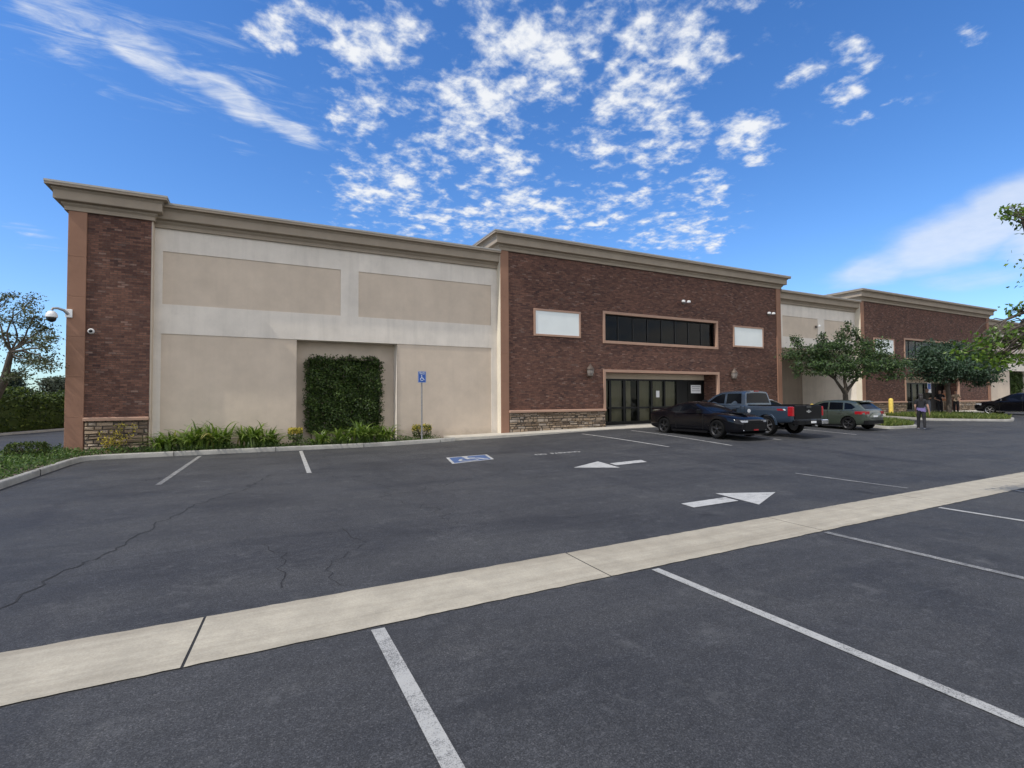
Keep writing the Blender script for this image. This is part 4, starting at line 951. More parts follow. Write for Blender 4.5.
# grass islands in the lot
def island(pts, zb, lab):
    kerb('kerb', pts, .13, .14, closed=True)
    cx = sum(p[0] for p in pts) / len(pts); cy = sum(p[1] for p in pts) / len(pts)
    kind(MB().flat([(cx + (x - cx) * .97, cy + (y - cy) * .97, lot_z(x, y) + .10) for x, y in pts]).build('planting_soil', M['soil']), 'structure')
    mb = MB(); X = [p[0] for p in pts]; Y = [p[1] for p in pts]; n = 0; sh = [(cx + (x - cx) * .94, cy + (y - cy) * .94) for x, y in pts]
    while n < 5200:
        x, y = random.uniform(min(X), max(X)), random.uniform(min(Y), max(Y))
        if not inside((x, y), sh): continue
        n += 1; leaf(mb, Vector((x, y, lot_z(x, y) + .09)), .26, 1.6, .16)
    return kind(mb.build('island_grass', M['leaf_bright']), 'stuff')
def rounded(pts, r=.7, n=5):
    out = []; P2 = [Vector(p) for p in pts]; m = len(P2)
    for i in range(m):
        p = P2[i]; a = (P2[i - 1] - p).normalized(); b = (P2[(i + 1) % m] - p).normalized(); A = p + a * r; Bq = p + b * r
        for k in range(n + 1): t = k / n; out.append(tuple((A * (1 - t) + p * t) * (1 - t) + (p * (1 - t) + Bq * t) * t))
    return out
island(rounded([(26.75, 13.45), (29.3, 13.35), (31.0, 15.2), (31.0, 18.6), (28.2, 18.7)], .6), 0, '')
island(rounded([(35.3, 15.5), (39.6, 13.35), (42.3, 14.2), (43.0, 18.6), (36.2, 18.9)], .7), 0, '')
# ------------------------------------------------------------------ vehicles
def paintm(name, col, metal=.35, rough=.28, coat=.8, var=.05, spec=None):
    return mk(name, col, rough, metal, var, 40, coat, spec)
M['car_black'] = paintm('black_car_paint', (.003, .003, .0045), 0, .16, .0, .05, .34)
M['truck_blue'] = paintm('blue_grey_car_paint', (.042, .062, .090), .35, .24)
M['hatch_green'] = paintm('olive_grey_car_paint', (.045, .056, .040), .3, .36)
M['car_white'] = paintm('white_car_paint', (.70, .72, .72), 0, .3)
M['car_glass'] = mk('dark_car_glass', (.003, .004, .006), .12, 0, .1, 3, 0, .14)
M['rubber'] = mk('tyre_rubber', (.008, .008, .008), .9, 0, .25, 30, 0, .12)
M['rim_dark'] = mk('black_rim', (.06, .06, .062), .35, .7, .2)
M['rim_silver'] = mk('silver_rim', (.52, .52, .52), .3, .85, .1)
M['trim_black'] = mk('matt_black_trim', (.005, .005, .0055), .6, 0, .2, 6, 0, .15)
M['chrome'] = mk('chrome', (.72, .72, .72), .12, 1, .03)
M['red_lens'] = mk('red_lamp_lens', (.30, .008, .012), .2, 0, .1, 8, .3)
M['clear_lens'] = mk('clear_lamp_lens', (.62, .64, .66), .1, .3, .08, 8, .6)
M['amber'] = mk('amber_lens', (.6, .22, .02), .2)
M['well'] = mk('wheel_well', (.006, .006, .006), .95)

def cr(p0, p1, p2, p3, t): return .5 * ((2 * p1) + (-p0 + p2) * t + (2 * p0 - 5 * p1 + 4 * p2 - p3) * t * t + (-p0 + 3 * p1 - 3 * p2 + p3) * t ** 3)
def smooth_rows(st, k=5):
    out = []
    for i in range(len(st) - 1):
        a = st[max(0, i - 1)]; b = st[i]; c = st[i + 1]; d = st[min(len(st) - 1, i + 2)]
        for j in range(k):
            t = j / k; out.append([b[0] + (c[0] - b[0]) * t] + [min(max(cr(a[q], b[q], c[q], d[q], t), min(b[q], c[q]) - .03), max(b[q], c[q]) + .03) for q in range(1, len(b))])
    out.append(list(st[-1])); return out
def body_loft(stations, k=5):
    mb = MB(); rows = smooth_rows(stations, k); vs = []; n = 0
    for x, zb, zs, zt, w in rows:
        h = zs - zb
        half = [(0, zb), (.80 * w, zb), (.93 * w, zb + .05 * h), (.975 * w, zb + .14 * h), (.99 * w, zb + .34 * h), (.985 * w, zb + .52 * h), (w, zb + .70 * h), (.995 * w, zb + .84 * h), (.965 * w, zb + .95 * h), (.90 * w, zs + .12 * (zt - zs)), (.70 * w, zs + .62 * (zt - zs)), (.35 * w, zs + .92 * (zt - zs)), (0, zt)]
        ring = [(x, y, z) for y, z in half] + [(x, -y, z) for y, z in half[-2:0:-1]]
        n = len(ring); vs += ring
    fs = []
    for i in range(len(rows) - 1):
        for q in range(n): r = (q + 1) % n; fs.append((i * n + q, i * n + r, i * n + n + r, i * n + n + q))
    fs.append(tuple(range(n))); fs.append(tuple(range((len(rows) - 1) * n, len(rows) * n))[::-1])
    return mb.add(vs, fs, 0, True)
def cut(ob, cutters):
    """subtract closed meshes (wheel arches, cargo bed) from a body"""
    tmp = []
    for c in cutters:
        co = c.build('cutter', [M['well']], ob.parent, weld=.0001); tmp.append(co)
        md = ob.modifiers.new('cut', 'BOOLEAN'); md.object = co; md.operation = 'DIFFERENCE'; md.solver = 'EXACT'; md.material_mode = 'TRANSFER'
    bpy.context.view_layer.update()
    me = bpy.data.meshes.new_from_object(ob.evaluated_get(bpy.context.evaluated_depsgraph_get()))
    ob.modifiers.clear(); ob.data = me
    for p in me.polygons: p.use_smooth = True
    me.set_sharp_from_angle(angle=R(32))
    for c in tmp: bpy.data.objects.remove(c)
def wheel(parent, x, y, r, w, rim_mat, spokes=5, split=True):
    sgn = 1 if y > 0 else -1
    mt = Matrix.Translation((x, y, r)) @ Matrix.Rotation(R(-90 * sgn), 4, 'X')     # local z points outward
    rr = r * .70
    t = MB(); t.lathe([(rr, -w * .5), (r * .93, -w * .5), (r * .985, -w * .38), (r, -w * .2), (r, w * .2), (r * .985, w * .38), (r * .93, w * .5), (rr * 1.06, w * .47), (rr, w * .40)], 26, 0, mt, True, False)
    wo = t.build('wheel', M['rubber'], parent)
    m = MB(); m.lathe([(rr * .2, -w * .1), (rr * .92, -w * .1), (rr * .97, w * .30), (rr, w * .42), (rr * 1.03, w * .44), (rr * 1.0, w * .36), (rr * .93, w * .30), (rr * .90, w * .10)], 24, 0, mt, True, False); m.lathe([(rr * .89, w * .09), (rr * .2, w * .08)], 24, 1, mt)
    for k in range(spokes):
        for da in ((-.13, .13) if split else (0,)):
            a = 2 * PI * k / spokes + .3; a2 = a + da
            p0 = Vector((rr * .14 * math.cos(a), rr * .14 * math.sin(a), w * .36)); p1 = Vector((rr * .96 * math.cos(a2), rr * .96 * math.sin(a2), w * .37))
            n = Vector((-math.sin(a2), math.cos(a2), 0)) * rr * (.055 if split else .10); u = Vector((0, 0, w * .12))
            m.add([mt @ q for q in (p0 - n - u, p0 + n - u, p1 + n - u, p1 - n - u, p0 - n * .8, p0 + n * .8, p1 + n * .8, p1 - n * .8)], [(4, 5, 6, 7), (0, 4, 7, 3), (1, 2, 6, 5), (3, 7, 6, 2), (0, 1, 5, 4)])
    m.lathe([(rr * .20, w * .22), (rr * .20, w * .38), (rr * .12, w * .42), (0, w * .43)], 12, 0, mt)
    m.build('rim', [rim_mat, M['well']], wo)
    return wo
class GH:
    """greenhouse: top profile (front to rear) and half-width as a function of x and z"""
    def __init__(s, prof, wb, wr, zb, zr, nose=.10): s.prof = prof; s.wb = wb; s.wr = wr; s.zb = zb; s.zr = zr; s.x0 = prof[0][0]; s.x1 = prof[-1][0]; s.nose = nose
    def top(s, x):
        P2 = s.prof
        for i in range(len(P2) - 1):
            if P2[i][0] >= x >= P2[i + 1][0]:
                t = (P2[i][0] - x) / (P2[i][0] - P2[i + 1][0] + 1e-9); return P2[i][1] + (P2[i + 1][1] - P2[i][1]) * t
        return P2[0][1] if x > P2[0][0] else P2[-1][1]
    def w(s, x, z):
        mid = (s.x0 + s.x1) / 2; e = abs(x - mid) / ((s.x0 - s.x1) / 2)
        return (s.wb + (s.wr - s.wb) * (z - s.zb) / (s.zr - s.zb)) * (1 - s.nose * max(0, e) ** 3)
    def mesh(s, n=26):
        mb = MB(); vs = []; k = 0; xs = sorted({s.x0 + (s.x1 - s.x0) * i / n for i in range(n + 1)} | {p[0] for p in s.prof}, reverse=True)
        for x in xs:
            zt = max(s.top(x), s.zb + .005); h = zt - s.zb; half = []
            for t in (0, .3, .6, .86): z = s.zb + h * t; half.append((s.w(x, z), z))
            wt = s.w(x, zt); half += [(wt * .965, zt - h * .05), (wt * .86, zt), (wt * .45, zt + .022 * min(1, h * 4)), (0, zt + .03 * min(1, h * 4))]
            ring = [(x, y, z) for y, z in half] + [(x, -y, z) for y, z in half[-2::-1]]; k = len(ring); vs += ring
        fs = []
        for i in range(len(xs) - 1):
            for q in range(k - 1): fs.append((i * k + q, i * k + k + q, i * k + k + q + 1, i * k + q + 1))
        fs += [tuple(range(k)), tuple(range((len(xs) - 1) * k, len(xs) * k))[::-1]]
        return mb.add(vs, fs, 0, True)
    def side(s, poly, d=.006):
        """side glass: polygon in (x,z), both sides"""
        out = []
        for sg in (1, -1):
            mb = MB(); vs = [(x, sg * (s.w(x, z) + d), z) for x, z in poly]; inn = [(x, sg * (s.w(x, z) - .02), z) for x, z in poly]; n = len(poly)
            mb.add(vs + inn, [tuple(range(n)), tuple(range(n, 2 * n))[::-1]] + [(i, (i + 1) % n, n + (i + 1) % n, n + i) for i in range(n)]); out.append(mb)
        return out
    def screen(s, xa, xb, fa=.80, fb=.84, d=.008):
        """windscreen or back glass between two x positions"""
        mb = MB(); vs = []; n = 7; m = 6
        for i in range(n + 1):
            x = xa + (xb - xa) * i / n; z = s.top(x); f = fa + (fb - fa) * i / n; wt = s.w(x, z) * f
            dz = (s.top(x + .02) - s.top(x - .02)) / .04; nv = Vector((-dz, 0, 1)).normalized()
            for q in range(m + 1):
                u = -1 + 2 * q / m; h = .030 * (1 - abs(u) ** 2.2) * min(1, (z - s.zb) * 4)
                vs.append(Vector((x, u * wt, z + h)) + nv * d)
        return mb.add(vs, [(i * (m + 1) + q, i * (m + 1) + q + 1, (i + 1) * (m + 1) + q + 1, (i + 1) * (m + 1) + q) for i in range(n) for q in range(m)], 0, True)
def arch(x, y, r, w): return MB().lathe([(r, -w), (r, w)], 28, 0, Matrix.Translation((x, y, r * .93)) @ Matrix.Rotation(R(90), 4, 'X'), True)
def mirror(parent, x, y, z, mat, s=1.0):
    sg = 1 if y > 0 else -1
    m = MB(); m.bbox(x - .06 * s, x + .06 * s, y + (.04 if sg > 0 else -.24) * s, y + (.24 if sg > 0 else -.04) * s, z, z + .15 * s, .03); m.tube([(x, y - sg * .03, z + .03), (x, y + sg * .08 * s, z + .05)], .022)
    return m.build('side_mirror', mat, parent)
def seams(parent, pts_list, W):
    mb = MB()
    for x, z0, z1 in pts_list:
        for sg in (1, -1): mb.box(x - .006, x + .006, sg * (W - .012) - .012, sg * (W - .012) + .012, z0, z1)
    return mb.build('door_seam', M['well'], parent)

def coupe(label, loc, rz, paint, rim, group):
    c = thing('sports_coupe', label, 'car', loc, rz, group)
    st = [(-2.40, .44, .82, .88, .66), (-2.32, .30, .92, 1.00, .84), (-1.95, .22, .97, 1.05, .93), (-1.405, .20, .97, 1.03, .955), (-.8, .19, .92, .98, .925), (0, .18, .90, .955, .905), (.8, .18, .90, .95, .91), (1.405, .19, .895, .94, .945), (1.85, .20, .83, .885, .93), (2.15, .20, .745, .80, .86), (2.28, .21, .68, .72, .78), (2.36, .30, .60, .62, .62)]
    b = body_loft(st).build('body', [paint], c, weld=.0005)
    cut(b, [arch(sx * 1.405, sy * .95, .385, .33) for sx in (1, -1) for sy in (1, -1)])
    for sx in (1, -1):
        for sy in (1, -1): wheel(c, sx * 1.405, sy * .845, .345, .25, rim, 5)
    g = GH([(1.0, .945), (.5, 1.165), (.1, 1.30), (-.15, 1.345), (-.5, 1.355), (-.9, 1.30), (-1.4, 1.15), (-1.85, 1.02)], .84, .56, .92, 1.36, .16)
    cab = g.mesh().build('cabin', [paint], c, weld=.0005)
    for mb in g.side([(.60, .985), (.30, 1.10), (.02, 1.215), (-.2, 1.265), (-.55, 1.275), (-.62, .985)]): mb.build('side_window', M['car_glass'], cab)
    for mb in g.side([(-.70, .985), (-.66, 1.265), (-.95, 1.20), (-1.30, 1.06), (-1.22, 1.0)]): mb.build('side_window', M['car_glass'], cab)
    g.screen(.93, .06).build('windscreen', M['car_glass'], cab); g.screen(-1.0, -1.75).build('rear_window', M['car_glass'], cab)
    # nose: slim lamps, wide dark grille, lower intake, splitter
    for sg in (1, -1):
        h = MB().prism([(2.20, sg * .80), (2.33, sg * .66), (2.385, sg * .42), (2.25, sg * .42), (2.12, sg * .78)], .615, .685, 'z').build('headlight', M['clear_lens'], c)
        MB().prism([(2.24, sg * .72), (2.345, sg * .66), (2.37, sg * .56), (2.2, sg * .56)], .35, .50, 'z').build('brake_duct', M['trim_black'], c)
        MB().prism([(2.26, sg * .68), (2.352, sg * .62), (2.36, sg * .58), (2.26, sg * .58)], .31, .345, 'z').build('fog_lamp', M['clear_lens'], c)
    MB().box(2.26, 2.395, -.42, .42, .60, .675).build('upper_grille', M['trim_black'], c)
    MB().prism([(2.2, -.62), (2.385, -.55), (2.40, 0), (2.385, .55), (2.2, .62)], .30, .55, 'z').build('lower_grille', M['trim_black'], c)
    MB().prism([(1.9, -.92), (2.28, -.85), (2.44, -.5), (2.46, 0), (2.44, .5), (2.28, .85), (1.9, .92)], .165, .20, 'z').build('front_splitter', M['trim_black'], c)
    MB().box(2.40, 2.412, -.12, .12, .31, .36).build('number_plate', M['red_lens'], c)
    hs = MB(); hs.prism([(1.05, -.30), (1.7, -.24), (2.05, -.1), (2.05, .1), (1.7, .24), (1.05, .30)], .93, .965, 'z'); hs.build('hood_bulge', paint, c)
    MB().prism([(-2.36, 1.00), (-2.38, 1.09), (-2.28, 1.10), (-2.15, 1.03)], -.72, .72, 'y').build('rear_spoiler', paint, c)
    for sg in (1, -1):
        MB().box(-2.42, -2.28, sg * .5 - .22, sg * .5 + .22, .72, .83).build('tail_light', M['red_lens'], c); mirror(c, .60, sg * .88, .93, M['trim_black'])
    seams(c, [(.72, .30, .90), (-.72, .30, .92)], .915)
    for sg in (1, -1): MB().box(-.95, .95, sg * .915 - .03, sg * .915 + .03, .17, .25).build('side_skirt', M['trim_black'], c)
    return c

def pickup(label, loc, rz, paint, group):
    c = thing('pickup_truck', label, 'pickup truck', loc, rz, group)
    st = [(-3.02, .62, 1.20, 1.22, .96), (-2.96, .56, 1.22, 1.24, .99), (-2.4, .52, 1.23, 1.25, 1.0), (-1.0, .46, 1.24, 1.26, .995), (-.4, .44, 1.27, 1.30, .985), (.8, .44, 1.26, 1.31, .985), (1.5, .46, 1.22, 1.30, .985), (2.2, .46, 1.16, 1.26, .985), (2.6, .48, 1.08, 1.20, .96), (2.76, .52, 1.00, 1.10, .92), (2.83, .60, .92, .98, .84)]
    b = body_loft(st, 4).build('body', [paint], c, weld=.0005)
    cut(b, [arch(sx * 1.82, sy * 1.0, .465, .36) for sx in (1, -1) for sy in (1, -1)] + [MB().box(-3.2, -.78, -.80, .80, .80, 1.8)])
    for sx in (1, -1):
        for sy in (1, -1): wheel(c, sx * 1.82, sy * .87, .405, .28, M['rim_silver'], 6, False)
    g = GH([(1.75, 1.27), (1.0, 1.76), (.65, 1.865), (.2, 1.90), (-.45, 1.90), (-.62, 1.86), (-.72, 1.28)], .925, .74, 1.26, 1.90, .05)
    cab = g.mesh().build('cabin', [paint], c, weld=.0005)
    for mb in g.side([(1.42, 1.335), (.92, 1.66), (.60, 1.775), (.42, 1.775), (.40, 1.335)]): mb.build('side_window', M['car_glass'], cab)
    for mb in g.side([(.28, 1.335), (.30, 1.79), (-.44, 1.79), (-.52, 1.335)]): mb.build('side_window', M['car_glass'], cab)
    g.screen(1.66, .78).build('windscreen', M['car_glass'], cab); g.screen(-.633, -.708, .88, .90).build('rear_window', M['car_glass'], cab)
    MB().box(-.66, -.60, -.14, .14, 1.88, 1.915).build('roof_brake_light', M['red_lens'], cab)
    t = MB(); t.bbox(-3.055, -2.95, -.885, .885, .70, 1.262, .025); tg = t.build('tailgate', M['trim_black'], c)
    MB().bbox(-3.075, -3.05, -.16, .16, 1.16, 1.24, .01).build('handle', M['black_plastic'], tg)
    MB().prism([(-.16, 1.045), (-.055, 1.045), (-.045, 1.085), (.06, 1.085), (.055, 1.045), (.16, 1.045), (.15, .99), (.05, .99), (.045, .955), (-.06, .955), (-.05, .99), (-.15, .99)], -3.066, -3.05, 'x').build('emblem', M['chrome'], tg)
    for sg in (1, -1):
        MB().bbox(-3.06, -2.80, min(sg * .90, sg * 1.005), max(sg * .89, sg * 1.005), .84, 1.22, .03).build('tail_light', M['red_lens'], c)
        mirror(c, 1.35, sg * .93, 1.30, M['trim_black'], 1.35)
        MB().tube([(-3.0, sg * .80, 1.275), (-.80, sg * .80, 1.275)], .02).build('bed_rail', M['trim_black'], c)
        MB().bbox(-3.28, -3.02, min(sg * .55, sg * .98), max(sg * .55, sg * .98), .50, .68, .03).build('bumper_end', M['chrome'] if sg < 0 else M['trim_black'], c)
        for k in (1.82, -1.82):
            f = MB(); n = 14; ri, ro = .455, .53
            vs = []
            for i in range(n + 1):
                a = PI * (.02 + .96 * i / n)
                for r_, y_ in ((ri, .985), (ro, .985), (ro - .01, 1.025), (ri, 1.025)): vs.append((k + r_ * math.cos(a), sg * y_, .43 + r_ * math.sin(a)))
            f.add(vs, [(i * 4 + q, i * 4 + (q + 1) % 4, i * 4 + 4 + (q + 1) % 4, i * 4 + 4 + q) for i in range(n) for q in range(4)]); f.build('wheel_flare', paint, c)
    MB().bbox(-3.26, -3.02, -.55, .55, .52, .66, .02).build('rear_bumper', M['trim_black'], c)
    MB().tube([(-3.2, 0, .44), (-3.40, 0, .44)], .035).build('tow_hitch', M['chrome'], c)
    MB().box(-3.272, -3.258, -.16, .16, .545, .63).build('number_plate', M['paper'], c)
    MB().lathe([(.085, 0), (.085, .012), (0, .014)], 16, 0, Matrix.Translation((-1.0, .985, 1.02)) @ Matrix.Rotation(R(-90), 4, 'X')).build('fuel_door', M['clear_lens'], c)
    for sg in (1, -1):
        MB().prism([(-2.66, 1.06), (-2.56, 1.13), (-2.34, 1.13), (-2.36, 1.06)], min(sg * .98, sg * 1.005), max(sg * .98, sg * 1.005), 'y').build('bed_decal', M['red_lens'], c)
        MB().prism([(-2.74, 1.07), (-2.69, 1.12), (-2.60, 1.12), (-2.68, 1.07)], min(sg * .98, sg * 1.0055), max(sg * .98, sg * 1.0055), 'y').build('bed_decal', M['sign_white'], c)
    for sg in (1, -1):
        MB().bbox(2.62, 2.84, min(sg * .55, sg * .90), max(sg * .55, sg * .90), .86, 1.08, .03).build('headlight', M['clear_lens'], c)
    MB().box(2.75, 2.86, -.52, .52, .72, 1.06).build('grille', M['chrome'], c); MB().bbox(2.72, 2.93, -.95, .95, .46, .68, .04).build('front_bumper', M['chrome'], c)
    seams(c, [(1.45, .55, 1.25), (.34, .55, 1.25), (-.55, .6, 1.25), (-.76, .6, 1.22)], .99)
    for sg in (1, -1):
        for x in (.50, -.38): MB().bbox(x - .1, x + .1, min(sg * .98, sg * 1.01), max(sg * .98, sg * 1.01), 1.12, 1.155, .008).build('door_handle', paint, c)
    return c

def hatch(name, label, loc, rz, paint, rim, group, sedan=False, plate='amber'):
    c = thing(name, label, 'car', loc, rz, group)
    rear = [(-2.06, .42, .78, .84, .66), (-2.0, .30, .90, .95, .78), (-1.75, .24, .95, .99, .85)]
    if sedan: rear = [(-2.30, .42, .80, .88, .66), (-2.22, .30, .92, 1.0, .80), (-1.8, .24, .95, 1.02, .87)]
    st = rear + [(-1.29, .20, .95, .985, .885), (-.5, .19, .93, .96, .885), (.4, .19, .91, .945, .885), (1.29, .20, .87, .93, .885), (1.75, .22, .80, .87, .84), (2.02, .24, .70, .77, .76), (2.16, .32, .60, .64, .60)]
    b = body_loft(st).build('body', [paint], c, weld=.0005)
    cut(b, [arch(sx * 1.29, sy * .9, .355, .31) for sx in (1, -1) for sy in (1, -1)])
    for sx in (1, -1):
        for sy in (1, -1): wheel(c, sx * 1.29, sy * .775, .318, .21, rim, 5)
    if sedan: g = GH([(1.10, .93), (.35, 1.33), (0, 1.41), (-.6, 1.40), (-1.0, 1.33), (-1.65, 1.0)], .80, .56, .91, 1.41, .14)
    else: g = GH([(1.12, .93), (.35, 1.33), (.05, 1.40), (-.5, 1.425), (-1.2, 1.385), (-1.58, 1.31), (-2.0, .945)], .80, .585, .91, 1.42, .12)
    cab = g.mesh().build('cabin', [paint], c, weld=.0005)
    for mb in g.side([(.74, .965), (.28, 1.21), (0, 1.31), (-.24, 1.325), (-.28, .965)]): mb.build('side_window', M['car_glass'], cab)
    if sedan:
        for mb in g.side([(-.36, .965), (-.32, 1.325), (-.75, 1.31), (-1.15, 1.17), (-1.1, .985)]): mb.build('side_window', M['car_glass'], cab)
    else:
        for mb in g.side([(-.36, .965), (-.32, 1.33), (-.95, 1.315), (-1.0, .975)]): mb.build('side_window', M['car_glass'], cab)
        for mb in g.side([(-1.08, .985), (-1.03, 1.305), (-1.32, 1.26), (-1.55, 1.09), (-1.42, 1.0)]): mb.build('side_window', M['car_glass'], cab)
    g.screen(1.04, .30).build('windscreen', M['car_glass'], cab)
    g.screen(-1.62 if not sedan else -1.06, -1.93 if not sedan else -1.58).build('rear_window', M['car_glass'], cab)
    e = st[0][0]
    if not sedan: MB().prism([(-1.5, 1.375), (-1.72, 1.33), (-1.72, 1.35), (-1.5, 1.405)], -.56, .56, 'y').build('roof_spoiler', paint, cab)
    for sg in (1, -1):
        MB().prism([(e + .45, sg * .872), (e + .18, sg * .825), (e + .02, sg * .74), (e - .01, sg * .50), (e + .10, sg * .50), (e + .42, sg * .78)], .76, .90, 'z').build('tail_light', M['red_lens'], c)
        MB().prism([(1.72, sg * .855), (1.98, sg * .77), (2.10, sg * .62), (2.13, sg * .48), (1.95, sg * .48), (1.7, sg * .78)], .63, .75, 'z').build('headlight', M['clear_lens'], c)
        mirror(c, .72, sg * .84, .93, paint)
        for x in (-.10, -.90): MB().bbox(x - .09, x + .09, min(sg * .872, sg * .905), max(sg * .872, sg * .905), .80, .83, .006).build('door_handle', paint, c)
    MB().prism([(e - .03, -.62), (e + .05, -.78), (e + .12, -.78), (e + .12, .78), (e + .05, .78), (e - .03, .62)], .30, .47, 'z').build('rear_bumper', M['trim_black'], c)
    MB().box(e - .02, e + .05, -.15, .15, .63, .70).build('number_plate', M['paper'], c)
    MB().prism([(1.9, -.5), (2.185, -.42), (2.20, 0), (2.185, .42), (1.9, .5)], .34, .62, 'z').build('grille', M['trim_black'], c)
    for sg in (1, -1): MB().box(-.95, .95, sg * .865 - .025, sg * .865 + .025, .19, .26).build('side_skirt', M['trim_black'] if name != 'black_saloon' else M['chrome'], c)
    seams(c, [(.80, .30, .90), (-.32, .28, .93), (-.98, .45, .93)], .885)
    return c
G_ = 'vehicles parked nose-in or tail-in before the shops'
coupe('low black sports coupe parked tail-in, its nose towards the camera side', (16.62, 15.2, lot_z(16.6, 15.2) - .01), R(-90), M['car_black'], M['rim_dark'], G_)
pickup('blue-grey crew-cab pickup with a black tailgate beside the black coupe', (19.35, 15.45, lot_z(19.4, 15.0) - .01), R(90), M['truck_blue'], G_).scale = (.95, .95, .95)
hatch('hatchback_car', 'olive-grey hatchback with black wheels in front of the spreading tree', (25.22, 15.2, lot_z(25.0, 14.6) - .02), R(90), M['hatch_green'], M['rim_dark'], G_).scale = (.96, .96, .96)
hatch('white_saloon', 'white car almost hidden between the pickup and the green hatchback', (22.25, 17.55, lot_z(22.2, 17.2) - .01), R(90), M['car_white'], M['rim_silver'], G_, True, 'white')
hatch('black_saloon', 'black car with silver wheels cut by the right edge of the view', (48.9, 16.05, lot_z(48.9, 16.0) - .01), R(92), M['car_black'], M['rim_silver'], None, True, 'white').scale = (1.1, 1.1, 1.1)

# ------------------------------------------------------------------ people
M['lips'] = mk('lips', (.30, .10, .09), .5)
M['skin'] = mk('skin', (.46, .27, .19), .55, 0, .08)
M['hair_dark'] = mk('dark_hair', (.018, .014, .012), .6, 0, .3, 30)
M['hair_brown'] = mk('brown_hair', (.09, .055, .035), .6, 0, .3, 30)
def cloth(n, c): return mk(n, c, .9, 0, .15, 14)
M['cl_black'] = cloth('black_cloth', (.014, .014, .016)); M['cl_lav'] = cloth('lavender_cloth', (.16, .125, .28)); M['cl_grey'] = cloth('grey_denim', (.16, .17, .20)); M['cl_white'] = cloth('white_cloth', (.72, .72, .72))
M['cl_orange'] = cloth('orange_cloth', (.55, .24, .12)); M['cl_olive'] = cloth('dark_olive_cloth', (.05, .045, .035)); M['cl_pink'] = cloth('pink_cloth', (.62, .20, .30)); M['cl_tan'] = cloth('tan_cloth', (.40, .30, .21))
def skin_mesh(name, V, E, rad, mat, parent, sub=1, loc=None):
    me = bpy.data.meshes.new(name); me.from_pydata(V, E, []); o = bpy.data.objects.new(name, me); COL.objects.link(o)
    md = o.modifiers.new('skin', 'SKIN'); md.use_smooth_shade = True; md.branch_smoothing = .4
    for i, r in enumerate(rad): me.skin_vertices[0].data[i].radius = r if isinstance(r, tuple) else (r, r)
    me.skin_vertices[0].data[0].use_root = True
    o.modifiers.new('sub', 'SUBSURF').levels = sub
    bpy.context.view_layer.update()
    m2 = bpy.data.meshes.new_from_object(o.evaluated_get(bpy.context.evaluated_depsgraph_get()))
    o.modifiers.clear(); o.data = m2; m2.materials.clear(); m2.materials.append(mat)
    for p in m2.polygons: p.use_smooth = True; p.material_index = 0
    if parent: o.parent = parent
    return o
